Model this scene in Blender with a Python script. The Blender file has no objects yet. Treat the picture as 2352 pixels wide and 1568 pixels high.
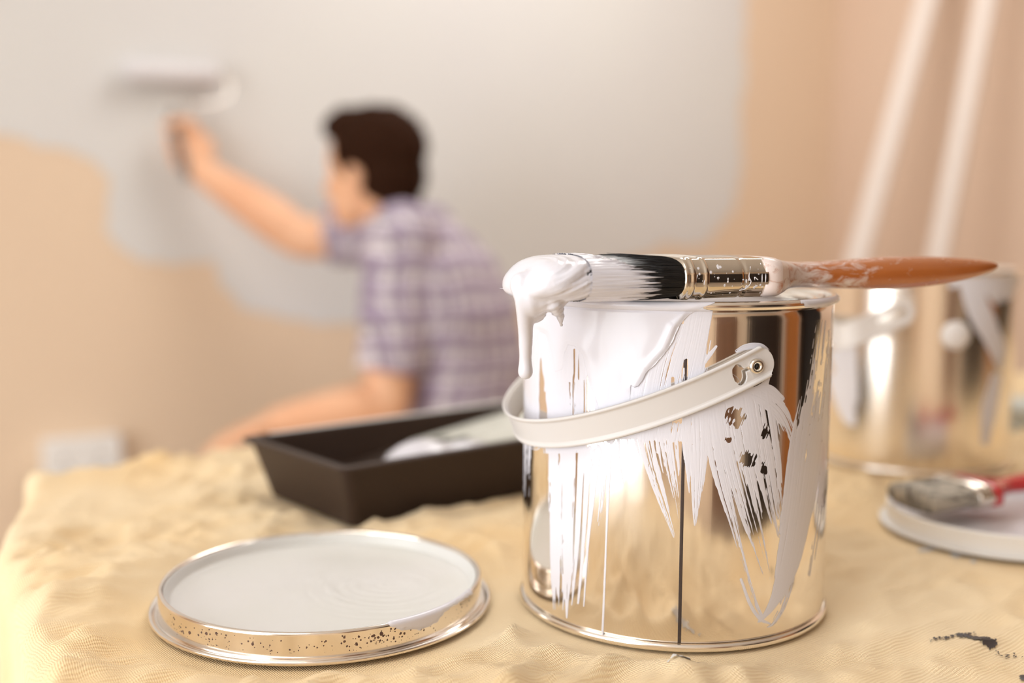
import bpy, bmesh, math, random
import numpy as np
from mathutils import Vector, Matrix

# ------------------------------------------------------------------ frame
# (u, v, z): u to the camera's right, v ahead of it along the ground, z above the table cloth.
# The room and the table are square to the world axes; the camera looks 30 degrees off them.
YAW = math.radians(30.0)
CY, SY = math.cos(YAW), math.sin(YAW)
TZ = 0.75                       # height of the covered table top above the floor
CAM_F, CAM_P, CAM_R, CAM_H = 2480.0, 0.107, 0.0042, 0.205
def W(u, v, z=0.0):
    return Vector((u * CY + v * SY, -u * SY + v * CY, z + TZ))
def px_ray(x, y):
    c, s = math.cos(CAM_R), math.sin(CAM_R)
    X, Y = x - 1176.0, y - 784.0
    a, b = (c * X + s * Y) / CAM_F, -(-s * X + c * Y) / CAM_F
    return np.array([a, math.cos(CAM_P) + b * math.sin(CAM_P), -math.sin(CAM_P) + b * math.cos(CAM_P)])
def PD(x, y, d):                # the point d metres ahead on the sight line of a photo pixel
    r = px_ray(x, y); r = r * (d / r[1])
    return np.array([r[0], r[1], r[2] + CAM_H])
def PZ(x, y, z=0.0):            # ... on a level plane
    r = px_ray(x, y); t = (z - CAM_H) / r[2]
    return np.array([r[0] * t, r[1] * t, z])
def project(P):                 # (u, v, z) -> photo pixels
    X, Y, Z = P[..., 0], P[..., 1], P[..., 2] - CAM_H
    d = Y * math.cos(CAM_P) - Z * math.sin(CAM_P); up = Y * math.sin(CAM_P) + Z * math.cos(CAM_P)
    x, y = CAM_F * X / d, -CAM_F * up / d
    c, s = math.cos(CAM_R), math.sin(CAM_R)
    return 1176 + c * x - s * y, 784 + s * x + c * y

S = bpy.context.scene
C = S.collection

# ------------------------------------------------------------------ camera, world, lights, exposure
cam_d = bpy.data.cameras.new('camera'); cam = bpy.data.objects.new('camera', cam_d); C.objects.link(cam)
cam_d.sensor_width = 36.0; cam_d.lens = 36.0 * CAM_F / 2352.0
cam_d.clip_start = 0.02; cam_d.clip_end = 60
cam.location = W(0, 0, CAM_H)
cam.matrix_world = (Matrix.Translation(W(0, 0, CAM_H)) @ Matrix.Rotation(-YAW, 4, 'Z')
                    @ Matrix.Rotation(math.pi / 2 - CAM_P, 4, 'X') @ Matrix.Rotation(CAM_R, 4, 'Z'))
cam_d.dof.use_dof = True
cam_d.dof.focus_distance = 0.511
cam_d.dof.aperture_fstop = 2.75
cam_d.dof.aperture_blades = 0
S.camera = cam

world = bpy.data.worlds.new('World'); S.world = world; world.use_nodes = True
bg = world.node_tree.nodes['Background']
bg.inputs['Color'].default_value = (0.93, 0.96, 1.0, 1); bg.inputs['Strength'].default_value = 1.0

def area(name, loc, rot, sx, sy, power, col):
    l = bpy.data.lights.new(name, 'AREA'); l.shape = 'RECTANGLE'; l.size = sx; l.size_y = sy
    l.energy = power; l.color = col
    o = bpy.data.objects.new(name, l); C.objects.link(o); o.location = loc; o.rotation_euler = rot
    return o
area('daylight_through_window', (-2.90, -0.15, 1.18), (0, -math.pi / 2, 0), 2.2, 2.65, 120.0, (0.91, 0.97, 1.0))
area('added_fill_wall', (1.45, 1.65, 2.485), (0, 0, 0), 0.8, 0.8, 19.0, (0.97, 0.96, 0.94))  # fill light added at the ceiling to brighten the back wall
area('added_fill_near', (-0.75, 0.10, 2.485), (0, 0, 0), 0.8, 0.8, 7.0, (0.97, 0.96, 0.94))  # second fill light, added over the near part of the room

S.view_settings.view_transform = 'Standard'; S.view_settings.look = 'None'
S.view_settings.gamma = 1.0; S.view_settings.use_curve_mapping = False
S.view_settings.exposure = 0.0

# ------------------------------------------------------------------ helpers
RNG = np.random.default_rng(7)
_T = RNG.random((256, 256))
def vnoise(x, y, seed=0):
    x = np.asarray(x, float) + seed * 17.31; y = np.asarray(y, float) + seed * 9.77
    xi, yi = np.floor(x).astype(np.int64), np.floor(y).astype(np.int64)
    fx, fy = x - xi, y - yi
    fx = fx * fx * (3 - 2 * fx); fy = fy * fy * (3 - 2 * fy)
    a, b = _T[xi & 255, yi & 255], _T[(xi + 1) & 255, yi & 255]
    c, d = _T[xi & 255, (yi + 1) & 255], _T[(xi + 1) & 255, (yi + 1) & 255]
    return (a * (1 - fx) + b * fx) * (1 - fy) + (c * (1 - fx) + d * fx) * fy
def sstep(a, b, x):
    t = np.clip((x - a) / (b - a), 0, 1); return t * t * (3 - 2 * t)

def mesh_np(name, V, F, smooth=True):
    V = np.asarray(V, np.float32); me = bpy.data.meshes.new(name)
    F = np.asarray(F, np.int32); n, k = F.shape
    me.vertices.add(len(V)); me.vertices.foreach_set('co', V.ravel())
    me.loops.add(n * k); me.loops.foreach_set('vertex_index', F.ravel())
    me.polygons.add(n); me.polygons.foreach_set('loop_start', np.arange(0, n * k, k, dtype=np.int32))
    try: me.polygons.foreach_set('loop_total', np.full(n, k, np.int32))
    except Exception: pass
    me.update(calc_edges=True); me.validate()
    if smooth: me.polygons.foreach_set('use_smooth', np.ones(len(me.polygons), bool))
    return me
def link(name, me, m=None, parent=None, label=None, kind=None):
    o = bpy.data.objects.new(name, me); C.objects.link(o)
    if m is not None:
        me.materials.clear(); me.materials.append(m)
    if parent is not None: o.parent = parent
    if label: o['label'] = label
    if kind: o['kind'] = kind
    return o
class MB:                        # collects faces of any size, builds one mesh
    def __init__(s): s.V = []; s.F = []
    def add(s, V, F):
        b = len(s.V); s.V += [tuple(map(float, p)) for p in V]; s.F += [tuple(int(i) + b for i in f) for f in F]; return s
    def mesh(s, name, smooth=True):
        me = bpy.data.meshes.new(name); me.from_pydata(s.V, [], s.F); me.update(); me.validate()
        bm = bmesh.new(); bm.from_mesh(me); bmesh.ops.recalc_face_normals(bm, faces=bm.faces); bm.to_mesh(me); bm.free()
        if smooth: me.polygons.foreach_set('use_smooth', np.ones(len(me.polygons), bool))
        return me
def rings_faces(n, k, closed=True):
    F = []
    for i in range(n - 1):
        for j in range(k if closed else k - 1):
            j2 = (j + 1) % k
            F.append((i * k + j, i * k + j2, (i + 1) * k + j2, (i + 1) * k + j))
    return F
def loft(rings, cap=True):
    n, k = len(rings), len(rings[0])
    V = [p for r in rings for p in r]; F = rings_faces(n, k)
    if cap:
        F.append(tuple(reversed(range(k)))); F.append(tuple(range((n - 1) * k, n * k)))
    return V, F
def lathe(prof, n=128, closed_prof=False):
    V = []; m = len(prof)
    for j in range(n):
        a = 2 * math.pi * j / n
        for r, z in prof: V.append((r * math.cos(a), r * math.sin(a), z))
    F = []
    for j in range(n):
        j2 = (j + 1) % n
        for i in range(m if closed_prof else m - 1):
            i2 = (i + 1) % m
            F.append((j * m + i, j2 * m + i, j2 * m + i2, j * m + i2))
    return V, F
def arc(cr, cz, r, a0, a1, n=8):
    return [(cr + r * math.cos(math.radians(a0 + (a1 - a0) * i / n)), cz + r * math.sin(math.radians(a0 + (a1 - a0) * i / n))) for i in range(n + 1)]
def spline(pts, n):
    P = np.asarray(pts, float); m = len(P)
    if m < 3:
        t = np.linspace(0, 1, n)[:, None]; return P[0] * (1 - t) + P[-1] * t
    E = np.vstack([2 * P[0] - P[1], P, 2 * P[-1] - P[-2]])
    out = []
    for q in np.linspace(0, m - 1, n):
        i = min(int(q), m - 2); t = q - i
        a, b, c, d = E[i], E[i + 1], E[i + 2], E[i + 3]
        out.append(0.5 * (2 * b + (c - a) * t + (2 * a - 5 * b + 4 * c - d) * t * t + (3 * b - a - 3 * c + d) * t ** 3))
    return np.array(out)
def tube(pts, rad, k=12, n=None, round_ends=True):
    P = np.asarray(pts, float); rad = np.broadcast_to(np.asarray(rad, float), (len(P),)) if np.ndim(rad) == 0 else np.asarray(rad, float)
    if n:
        Q = spline(np.c_[P, rad], n); P, rad = Q[:, :3], np.maximum(Q[:, 3], 1e-5)
    T = np.gradient(P, axis=0); T /= np.linalg.norm(T, axis=1)[:, None] + 1e-12
    up = np.array([0, 0, 1.0]) if abs(T[0][2]) < .9 else np.array([1.0, 0, 0])
    A = np.cross(T[0], up); A /= np.linalg.norm(A)
    rings = []; ang = np.linspace(0, 2 * np.pi, k, endpoint=False)
    def ring(p, t, A, r):
        B = np.cross(t, A); return [p + r * (math.cos(a) * A + math.sin(a) * B) for a in ang]
    if round_ends:
        for q in (80, 55, 28): rings.append(ring(P[0] - T[0] * rad[0] * math.sin(math.radians(q)), T[0], A, rad[0] * math.cos(math.radians(q))))
    for i in range(len(P)):
        A = A - T[i] * np.dot(A, T[i]); A /= np.linalg.norm(A)
        rings.append(ring(P[i], T[i], A, rad[i]))
    if round_ends:
        for q in (28, 55, 80): rings.append(ring(P[-1] + T[-1] * rad[-1] * math.sin(math.radians(q)), T[-1], A, rad[-1] * math.cos(math.radians(q))))
    return loft(rings)
def ball(c, a, b, d, k=16, n=10):   # ellipsoid with axis vectors a, b, d
    c, a, b, d = (np.asarray(x, float) for x in (c, a, b, d)); rings = []
    for i in range(n + 1):
        t = math.pi * (0.03 + 0.94 * i / n)
        rings.append([c + d * -math.cos(t) + math.sin(t) * (a * math.cos(q) + b * math.sin(q)) for q in np.linspace(0, 2 * np.pi, k, endpoint=False)])
    return loft(rings)
def box(c, h):
    (x, y, z), (a, b, d) = c, h
    V = [(x + i * a, y + j * b, z + k * d) for i in (-1, 1) for j in (-1, 1) for k in (-1, 1)]
    return V, [(0, 1, 3, 2), (4, 6, 7, 5), (0, 4, 5, 1), (2, 3, 7, 6), (0, 2, 6, 4), (1, 5, 7, 3)]
def bevel_box(c, h, b=0.004, seg=2):
    me = bpy.data.meshes.new('b'); V, F = box(c, h); me.from_pydata(V, [], F)
    bm = bmesh.new(); bm.from_mesh(me); bmesh.ops.recalc_face_normals(bm, faces=bm.faces)
    bmesh.ops.bevel(bm, geom=list(bm.edges), offset=b, segments=seg, profile=0.5, affect='EDGES')
    V = [tuple(v.co) for v in bm.verts]; bm.verts.index_update(); F = [tuple(v.index for v in f.verts) for f in bm.faces]
    bm.free(); bpy.data.meshes.remove(me); return V, F
def fused(name, mb, voxel, smooth=4, fac=0.6):     # union of overlapping shapes as one continuous skin
    me = mb.mesh(name); o = bpy.data.objects.new('tmp', me); C.objects.link(o)
    r = o.modifiers.new('r', 'REMESH'); r.mode = 'VOXEL'; r.voxel_size = voxel
    s = o.modifiers.new('s', 'SMOOTH'); s.iterations = smooth; s.factor = fac
    dg = bpy.context.evaluated_depsgraph_get(); dg.update()
    out = bpy.data.meshes.new_from_object(o.evaluated_get(dg)); out.name = name
    bpy.data.objects.remove(o); bpy.data.meshes.remove(me)
    out.polygons.foreach_set('use_smooth', np.ones(len(out.polygons), bool))
    return out
def displace(me, fn):
    n = len(me.vertices); co = np.empty(n * 3, np.float32); me.vertices.foreach_get('co', co); co = co.reshape(-1, 3).astype(float)
    no = np.empty(n * 3, np.float32); me.vertices.foreach_get('normal', no); no = no.reshape(-1, 3)
    co += no * fn(co, no)[:, None]; me.vertices.foreach_set('co', co.astype(np.float32).ravel()); me.update()
def iso_clip(P, F):
    """P (nu, nv, 3) grid of points, F (nu, nv) field: the triangles where F > 0, cut cleanly along F = 0."""
    nu, nv = F.shape; idx = np.arange(nu * nv).reshape(nu, nv)
    a, b, c, d = idx[:-1, :-1].ravel(), idx[1:, :-1].ravel(), idx[1:, 1:].ravel(), idx[:-1, 1:].ravel()
    T = np.vstack([np.c_[a, b, c], np.c_[a, c, d]]); P = P.reshape(-1, 3); f = F.ravel()
    ins = f[T] > 0; cnt = ins.sum(1)
    keep = T[cnt == 3]; V = [P]; out = [keep]; base = len(P)
    for want, odd_in in ((1, True), (2, False)):
        t = T[cnt == want]; m = ins[cnt == want]
        if not len(t): continue
        k = np.argmax(m if odd_in else ~m, axis=1); r = np.arange(len(t))
        o, p, q = t[r, k], t[r, (k + 1) % 3], t[r, (k + 2) % 3]
        t1 = (f[o] / (f[o] - f[p]))[:, None]; t2 = (f[o] / (f[o] - f[q]))[:, None]
        v1 = P[o] + (P[p] - P[o]) * t1; v2 = P[o] + (P[q] - P[o]) * t2
        n = len(t); i1, i2 = base + np.arange(n), base + n + np.arange(n)
        V += [v1, v2]; base += 2 * n
        if odd_in: out.append(np.c_[o, i1, i2])
        else: out += [np.c_[i1, p, q], np.c_[i1, q, i2]]
    V = np.vstack(V); T = np.vstack(out)
    u, inv = np.unique(T, return_inverse=True)
    return V[u], inv.reshape(-1, 3)
def grid_faces(nu, nv):
    idx = np.arange(nu * nv).reshape(nu, nv)
    return np.c_[idx[:-1, :-1].ravel(), idx[1:, :-1].ravel(), idx[1:, 1:].ravel(), idx[:-1, 1:].ravel()]
def poly_sdf(x, y, poly):        # + inside
    poly = np.asarray(poly, float); d = np.full(x.shape, 1e9); ins = np.zeros(x.shape, bool)
    for i in range(len(poly)):
        (ax, ay), (bx, by) = poly[i], poly[(i + 1) % len(poly)]
        ex, ey = bx - ax, by - ay; wx, wy = x - ax, y - ay
        t = np.clip((wx * ex + wy * ey) / (ex * ex + ey * ey + 1e-12), 0, 1)
        d = np.minimum(d, (wx - ex * t) ** 2 + (wy - ey * t) ** 2)
        cond = ((ay > y) != (by > y)) & (x < (bx - ax) * (y - ay) / ((by - ay) if by != ay else 1e-9) + ax)
        ins ^= cond
    return np.where(ins, 1, -1) * np.sqrt(d)

def thing(name, label, cat, loc, rz=-YAW, group=None):
    o = bpy.data.objects.new(name, None); C.objects.link(o); o.empty_display_size = 0.05
    o.location = loc; o.rotation_euler = (0, 0, rz); o['label'] = label; o['category'] = cat
    if group: o['group'] = group
    return o
def structure(name, mb, m, parent=None, smooth=False):
    return link(name, mb.mesh(name, smooth) if isinstance(mb, MB) else mb, m, parent, None, 'structure' if parent is None else None)

# ------------------------------------------------------------------ materials
def mat(name, col, rough=0.5, metal=0.0, coat=0.0, bump=None, vary=None, spec=None, sheen=0.0, sss=0.0):
    """bump = (scale xyz, strength, distance); vary = (scale xyz, colour 2, lo, hi) noise blend in object space"""
    m = bpy.data.materials.new(name); m.use_nodes = True; nt = m.node_tree; N, L = nt.nodes, nt.links
    b = N['Principled BSDF']; b.inputs['Base Color'].default_value = (*col, 1)
    b.inputs['Roughness'].default_value = rough; b.inputs['Metallic'].default_value = metal
    b.inputs['Coat Weight'].default_value = coat
    if spec is not None: b.inputs['Specular IOR Level'].default_value = spec
    if sheen: b.inputs['Sheen Weight'].default_value = sheen
    if sss:
        b.inputs['Subsurface Weight'].default_value = sss; b.inputs['Subsurface Radius'].default_value = (0.008, 0.004, 0.002)
        b.inputs['Subsurface Scale'].default_value = 1.0
    def noise(scale, det=4):
        tc = N.new('ShaderNodeTexCoord'); mp = N.new('ShaderNodeMapping'); mp.inputs['Scale'].default_value = scale
        n = N.new('ShaderNodeTexNoise'); n.inputs['Scale'].default_value = 1.0; n.inputs['Detail'].default_value = det
        L.new(tc.outputs['Object'], mp.inputs['Vector']); L.new(mp.outputs['Vector'], n.inputs['Vector']); return n
    if vary:
        n = noise(vary[0]); r = N.new('ShaderNodeMapRange'); r.inputs[1].default_value = vary[2]; r.inputs[2].default_value = vary[3]
        L.new(n.outputs['Fac'], r.inputs[0])
        x = N.new('ShaderNodeMix'); x.data_type = 'RGBA'; x.inputs[6].default_value = (*col, 1); x.inputs[7].default_value = (*vary[1], 1)
        L.new(r.outputs[0], x.inputs[0]); L.new(x.outputs[2], b.inputs['Base Color'])
    if bump:
        n = noise(bump[0]); bp = N.new('ShaderNodeBump'); bp.inputs['Strength'].default_value = bump[1]; bp.inputs['Distance'].default_value = bump[2]
        L.new(n.outputs['Fac'], bp.inputs['Height']); L.new(bp.outputs['Normal'], b.inputs['Normal'])
    return m
M = {}
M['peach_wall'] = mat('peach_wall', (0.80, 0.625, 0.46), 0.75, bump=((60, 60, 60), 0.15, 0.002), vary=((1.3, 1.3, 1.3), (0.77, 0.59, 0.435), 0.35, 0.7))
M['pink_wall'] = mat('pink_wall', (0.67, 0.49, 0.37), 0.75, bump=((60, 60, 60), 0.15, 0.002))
M['wall_paint'] = mat('wall_paint', (0.72, 0.71, 0.69), 0.55, bump=((40, 40, 40), 0.2, 0.002), vary=((1.6, 1.6, 1.6), (0.70, 0.685, 0.68), 0.4, 0.7))
M['ceiling'] = mat('ceiling', (0.85, 0.83, 0.80), 0.85)
M['floor'] = mat('floor_boards', (0.66, 0.54, 0.42), 0.5, vary=((2, 14, 1), (0.58, 0.46, 0.35), 0.35, 0.65))
M['white_trim'] = mat('white_trim', (0.86, 0.84, 0.82), 0.4)
M['dark_wood'] = mat('dark_wood', (0.016, 0.009, 0.007), 0.6, vary=((30, 30, 2), (0.026, 0.015, 0.010), 0.4, 0.7))
M['brown_wood'] = mat('brown_wood', (0.20, 0.095, 0.05), 0.4, vary=((30, 30, 2), (0.14, 0.065, 0.035), 0.4, 0.7))
M['orange_wood'] = mat('orange_wood', (0.46, 0.16, 0.035), 0.35, vary=((22, 22, 1.5), (0.34, 0.11, 0.025), 0.4, 0.7))
M['dark_hall'] = mat('dark_hall', (0.03, 0.02, 0.017), 0.8)
M['steel'] = mat('steel', (0.80, 0.76, 0.70), 0.22, 1.0)
M['ferrule'] = mat('ferrule_steel', (0.72, 0.66, 0.58), 0.10, 1.0)
M['tin'] = mat('tinplate', (0.88, 0.82, 0.75), 0.11, 1.0, bump=((260, 260, 6), 0.035, 0.001))
M['tin_far'] = mat('far_tinplate', (0.86, 0.80, 0.73), 0.21, 1.0)
M['tin_edge'] = mat('tinplate_edge', (0.93, 0.88, 0.82), 0.15, 1.0)
M['lid_tin'] = mat('lid_tinplate', (0.84, 0.78, 0.72), 0.15, 1.0)
M['batten'] = mat('batten_undercoat', (0.72, 0.63, 0.57), 0.55)
M['seam'] = mat('weld_seam', (0.10, 0.085, 0.09), 0.35, 0.85, bump=((400, 400, 900), 0.3, 0.0004))
M['paint'] = mat('wet_paint', (0.72, 0.705, 0.765), 0.21, 0.0, 0.10, spec=0.28)
M['paint_dry'] = mat('brushed_paint', (0.74, 0.725, 0.775), 0.34)
M['lid_paint'] = mat('lid_paint', (0.70, 0.69, 0.685), 0.36, vary=((14, 14, 40), (0.67, 0.665, 0.635), 0.35, 0.7))
M['white_plastic_lit'] = mat('white_plastic_lit', (0.80, 0.765, 0.75), 0.45)  # paler copy for the far tin, its lit look put into the colour
M['white_plastic'] = mat('white_plastic', (0.66, 0.63, 0.62), 0.42, sss=0.0)
M['black_plastic'] = mat('black_plastic', (0.038, 0.021, 0.014), 0.5, spec=0.3, bump=((500, 500, 500), 0.08, 0.0005))
M['bristle'] = mat('black_bristle', (0.010, 0.009, 0.010), 0.38)
M['grey_bristle'] = mat('paint_stiff_bristle', (0.50, 0.45, 0.38), 0.7, vary=((60, 120, 60), (0.05, 0.045, 0.04), 0.50, 0.62), bump=((90, 500, 500), 0.8, 0.003))
M['red_paint'] = mat('red_lacquer', (0.50, 0.018, 0.022), 0.25, 0, 0.4)
M['lid_speck'] = mat('rust_speck', (0.10, 0.05, 0.035), 0.6)
M['rag'] = mat('grey_rag', (0.60, 0.62, 0.58), 0.9)
M['stain'] = mat('dark_dried_paint', (0.040, 0.030, 0.030), 0.55)
M['pale_smear'] = mat('pale_dried_paint', (0.66, 0.64, 0.63), 0.6)
M['skin'] = mat('skin', (0.86, 0.50, 0.31), 0.55, vary=((9, 9, 9), (0.80, 0.41, 0.235), 0.4, 0.7))
M['hair'] = mat('dark_brown_hair', (0.030, 0.011, 0.005), 0.7, spec=0.06, bump=((300, 300, 60), 0.6, 0.004))
M['eye'] = mat('eye_white', (0.8, 0.78, 0.75), 0.25)
M['iris'] = mat('brown_iris', (0.06, 0.03, 0.015), 0.2)
M['denim'] = mat('denim', (0.10, 0.13, 0.22), 0.85, bump=((700, 700, 700), 0.3, 0.001))
M['shoe'] = mat('tan_boot_leather', (0.22, 0.12, 0.06), 0.6)
M['nap'] = mat('roller_nap', (0.77, 0.745, 0.765), 0.8, bump=((350, 350, 350), 0.6, 0.003))
M['grip'] = mat('grey_grip', (0.22, 0.20, 0.19), 0.5)
M['fill_lamp_glass'] = mat('fill_lamp_glass', (0.9, 0.88, 0.84), 0.5)
def glow(m, col, s):
    b = m.node_tree.nodes['Principled BSDF']; b.inputs['Emission Color'].default_value = (*col, 1); b.inputs['Emission Strength'].default_value = s
glow(M['fill_lamp_glass'], (1, 0.96, 0.9), 1.6)  # glow of the added fill lamps

def thin_glass():
    m = bpy.data.materials.new('window_glass'); m.use_nodes = True; nt = m.node_tree; N, L = nt.nodes, nt.links
    N.remove(N['Principled BSDF']); t = N.new('ShaderNodeBsdfTransparent'); g = N.new('ShaderNodeBsdfGlossy'); g.inputs['Roughness'].default_value = 0.02
    x = N.new('ShaderNodeMixShader'); x.inputs[0].default_value = 0.05; L.new(t.outputs[0], x.inputs[1]); L.new(g.outputs[0], x.inputs[2]); L.new(x.outputs[0], N['Material Output'].inputs['Surface'])
    return m
M['glass'] = thin_glass()
def wood_with_paint():          # varnished orange beech, rubbed with dried paint near the ferrule
    m = mat('varnished_beech', (0.55, 0.20, 0.055), 0.3, 0, 0.5); nt = m.node_tree; N, L = nt.nodes, nt.links; b = N['Principled BSDF']
    tc = N.new('ShaderNodeTexCoord')
    mp = N.new('ShaderNodeMapping'); mp.inputs['Scale'].default_value = (14, 160, 160); L.new(tc.outputs['Object'], mp.inputs[0])
    g = N.new('ShaderNodeTexNoise'); g.inputs['Detail'].default_value = 3; g.inputs['Scale'].default_value = 1; L.new(mp.outputs[0], g.inputs[0])
    x = N.new('ShaderNodeMix'); x.data_type = 'RGBA'; x.inputs[6].default_value = (0.50, 0.165, 0.042, 1); x.inputs[7].default_value = (0.36, 0.095, 0.022, 1); L.new(g.outputs[0], x.inputs[0])
    mp2 = N.new('ShaderNodeMapping'); mp2.inputs['Scale'].default_value = (70, 130, 150); L.new(tc.outputs['Object'], mp2.inputs[0])
    p = N.new('ShaderNodeTexNoise'); p.inputs['Detail'].default_value = 6; p.inputs['Scale'].default_value = 1; p.inputs['Roughness'].default_value = 0.65; p.inputs['Distortion'].default_value = 0.8; L.new(mp2.outputs[0], p.inputs[0])
    sx = N.new('ShaderNodeSeparateXYZ'); L.new(tc.outputs['Object'], sx.inputs[0])
    fall = N.new('ShaderNodeMapRange'); fall.inputs[1].default_value = 0.130; fall.inputs[2].default_value = 0.225; fall.inputs[3].default_value = 0.24; fall.inputs[4].default_value = -0.10; L.new(sx.outputs[0], fall.inputs[0])
    ad = N.new('ShaderNodeMath'); ad.operation = 'ADD'; L.new(p.outputs[0], ad.inputs[0]); L.new(fall.outputs[0], ad.inputs[1])
    th = N.new('ShaderNodeMapRange'); th.inputs[1].default_value = 0.52; th.inputs[2].default_value = 0.68; L.new(ad.outputs[0], th.inputs[0])
    y = N.new('ShaderNodeMix'); y.data_type = 'RGBA'; y.inputs[7].default_value = (0.72, 0.60, 0.56, 1); L.new(th.outputs[0], y.inputs[0]); L.new(x.outputs[2], y.inputs[6])
    L.new(y.outputs[2], b.inputs['Base Color'])
    bp = N.new('ShaderNodeBump'); bp.inputs['Strength'].default_value = 0.4; bp.inputs['Distance'].default_value = 0.0006; L.new(th.outputs[0], bp.inputs['Height']); L.new(bp.outputs[0], b.inputs['Normal'])
    r = N.new('ShaderNodeMapRange'); r.inputs[3].default_value = 0.25; r.inputs[4].default_value = 0.55; L.new(th.outputs[0], r.inputs[0]); L.new(r.outputs[0], b.inputs['Roughness'])
    return m
M['beech'] = wood_with_paint()

def cloth_mat():                # unbleached cotton dust sheet, ribs along the table's length
    m = mat('cotton_dust_sheet', (0.80, 0.60, 0.365), 0.9, sheen=0.15); nt = m.node_tree; N, L = nt.nodes, nt.links; b = N['Principled BSDF']
    tc = N.new('ShaderNodeTexCoord')
    def warp(scale, amp, src):
        wn = N.new('ShaderNodeTexNoise'); wn.inputs['Scale'].default_value = scale; wn.inputs['Detail'].default_value = 2; L.new(tc.outputs['Object'], wn.inputs[0])
        vs = N.new('ShaderNodeVectorMath'); vs.operation = 'MULTIPLY_ADD'; vs.inputs[1].default_value = (amp, amp, 0.0); L.new(wn.outputs['Color'], vs.inputs[0]); L.new(src, vs.inputs[2]); return vs.outputs[0]
    co = warp(30, .0022, warp(8, .008, tc.outputs['Object']))
    def band(ax, scale, dist):
        w = N.new('ShaderNodeTexWave'); w.wave_type = 'BANDS'; w.bands_direction = ax; w.inputs['Scale'].default_value = scale; w.inputs['Distortion'].default_value = dist
        w.inputs['Detail'].default_value = 2; w.inputs['Detail Scale'].default_value = 1.2; L.new(co, w.inputs[0]); return w
    rt = N.new('ShaderNodeVectorRotate'); rt.rotation_type = 'Z_AXIS'; rt.inputs['Angle'].default_value = math.radians(-8); L.new(co, rt.inputs[0]); co = rt.outputs[0]
    w1 = band('Y', 178, 1.0); w2 = band('X', 300, 2.2)
    mul = N.new('ShaderNodeMath'); mul.operation = 'MULTIPLY_ADD'; mul.inputs[1].default_value = 0.9; L.new(w2.outputs['Fac'], mul.inputs[0]); L.new(w1.outputs['Fac'], mul.inputs[2])
    bp = N.new('ShaderNodeBump'); bp.inputs['Strength'].default_value = 0.55; bp.inputs['Distance'].default_value = 0.0008; L.new(mul.outputs[0], bp.inputs['Height'])
    L.new(bp.outputs[0], b.inputs['Normal'])
    n2 = N.new('ShaderNodeTexNoise'); n2.inputs['Scale'].default_value = 7; n2.inputs['Detail'].default_value = 5; L.new(tc.outputs['Object'], n2.inputs[0])
    r = N.new('ShaderNodeMapRange'); r.inputs[1].default_value = 0.4; r.inputs[2].default_value = 0.7; L.new(n2.outputs[0], r.inputs[0])
    x = N.new('ShaderNodeMix'); x.data_type = 'RGBA'; x.inputs[6].default_value = (0.97, 0.785, 0.515, 1); x.inputs[7].default_value = (0.955, 0.69, 0.365, 1); L.new(r.outputs[0], x.inputs[0])
    gap_shade = N.new('ShaderNodeMapRange'); gap_shade.inputs[1].default_value = 0.10; gap_shade.inputs[2].default_value = 0.55; gap_shade.inputs[3].default_value = 0.6; gap_shade.inputs[4].default_value = 0.0; L.new(mul.outputs[0], gap_shade.inputs[0])  # shade between the threads, put into the colour as darker brown
    g = N.new('ShaderNodeMix'); g.data_type = 'RGBA'; g.inputs[7].default_value = (0.66, 0.38, 0.19, 1); L.new(gap_shade.outputs[0], g.inputs[0]); L.new(x.outputs[2], g.inputs[6])
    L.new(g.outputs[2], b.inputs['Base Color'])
    return m
M['cloth'] = cloth_mat()

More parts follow.
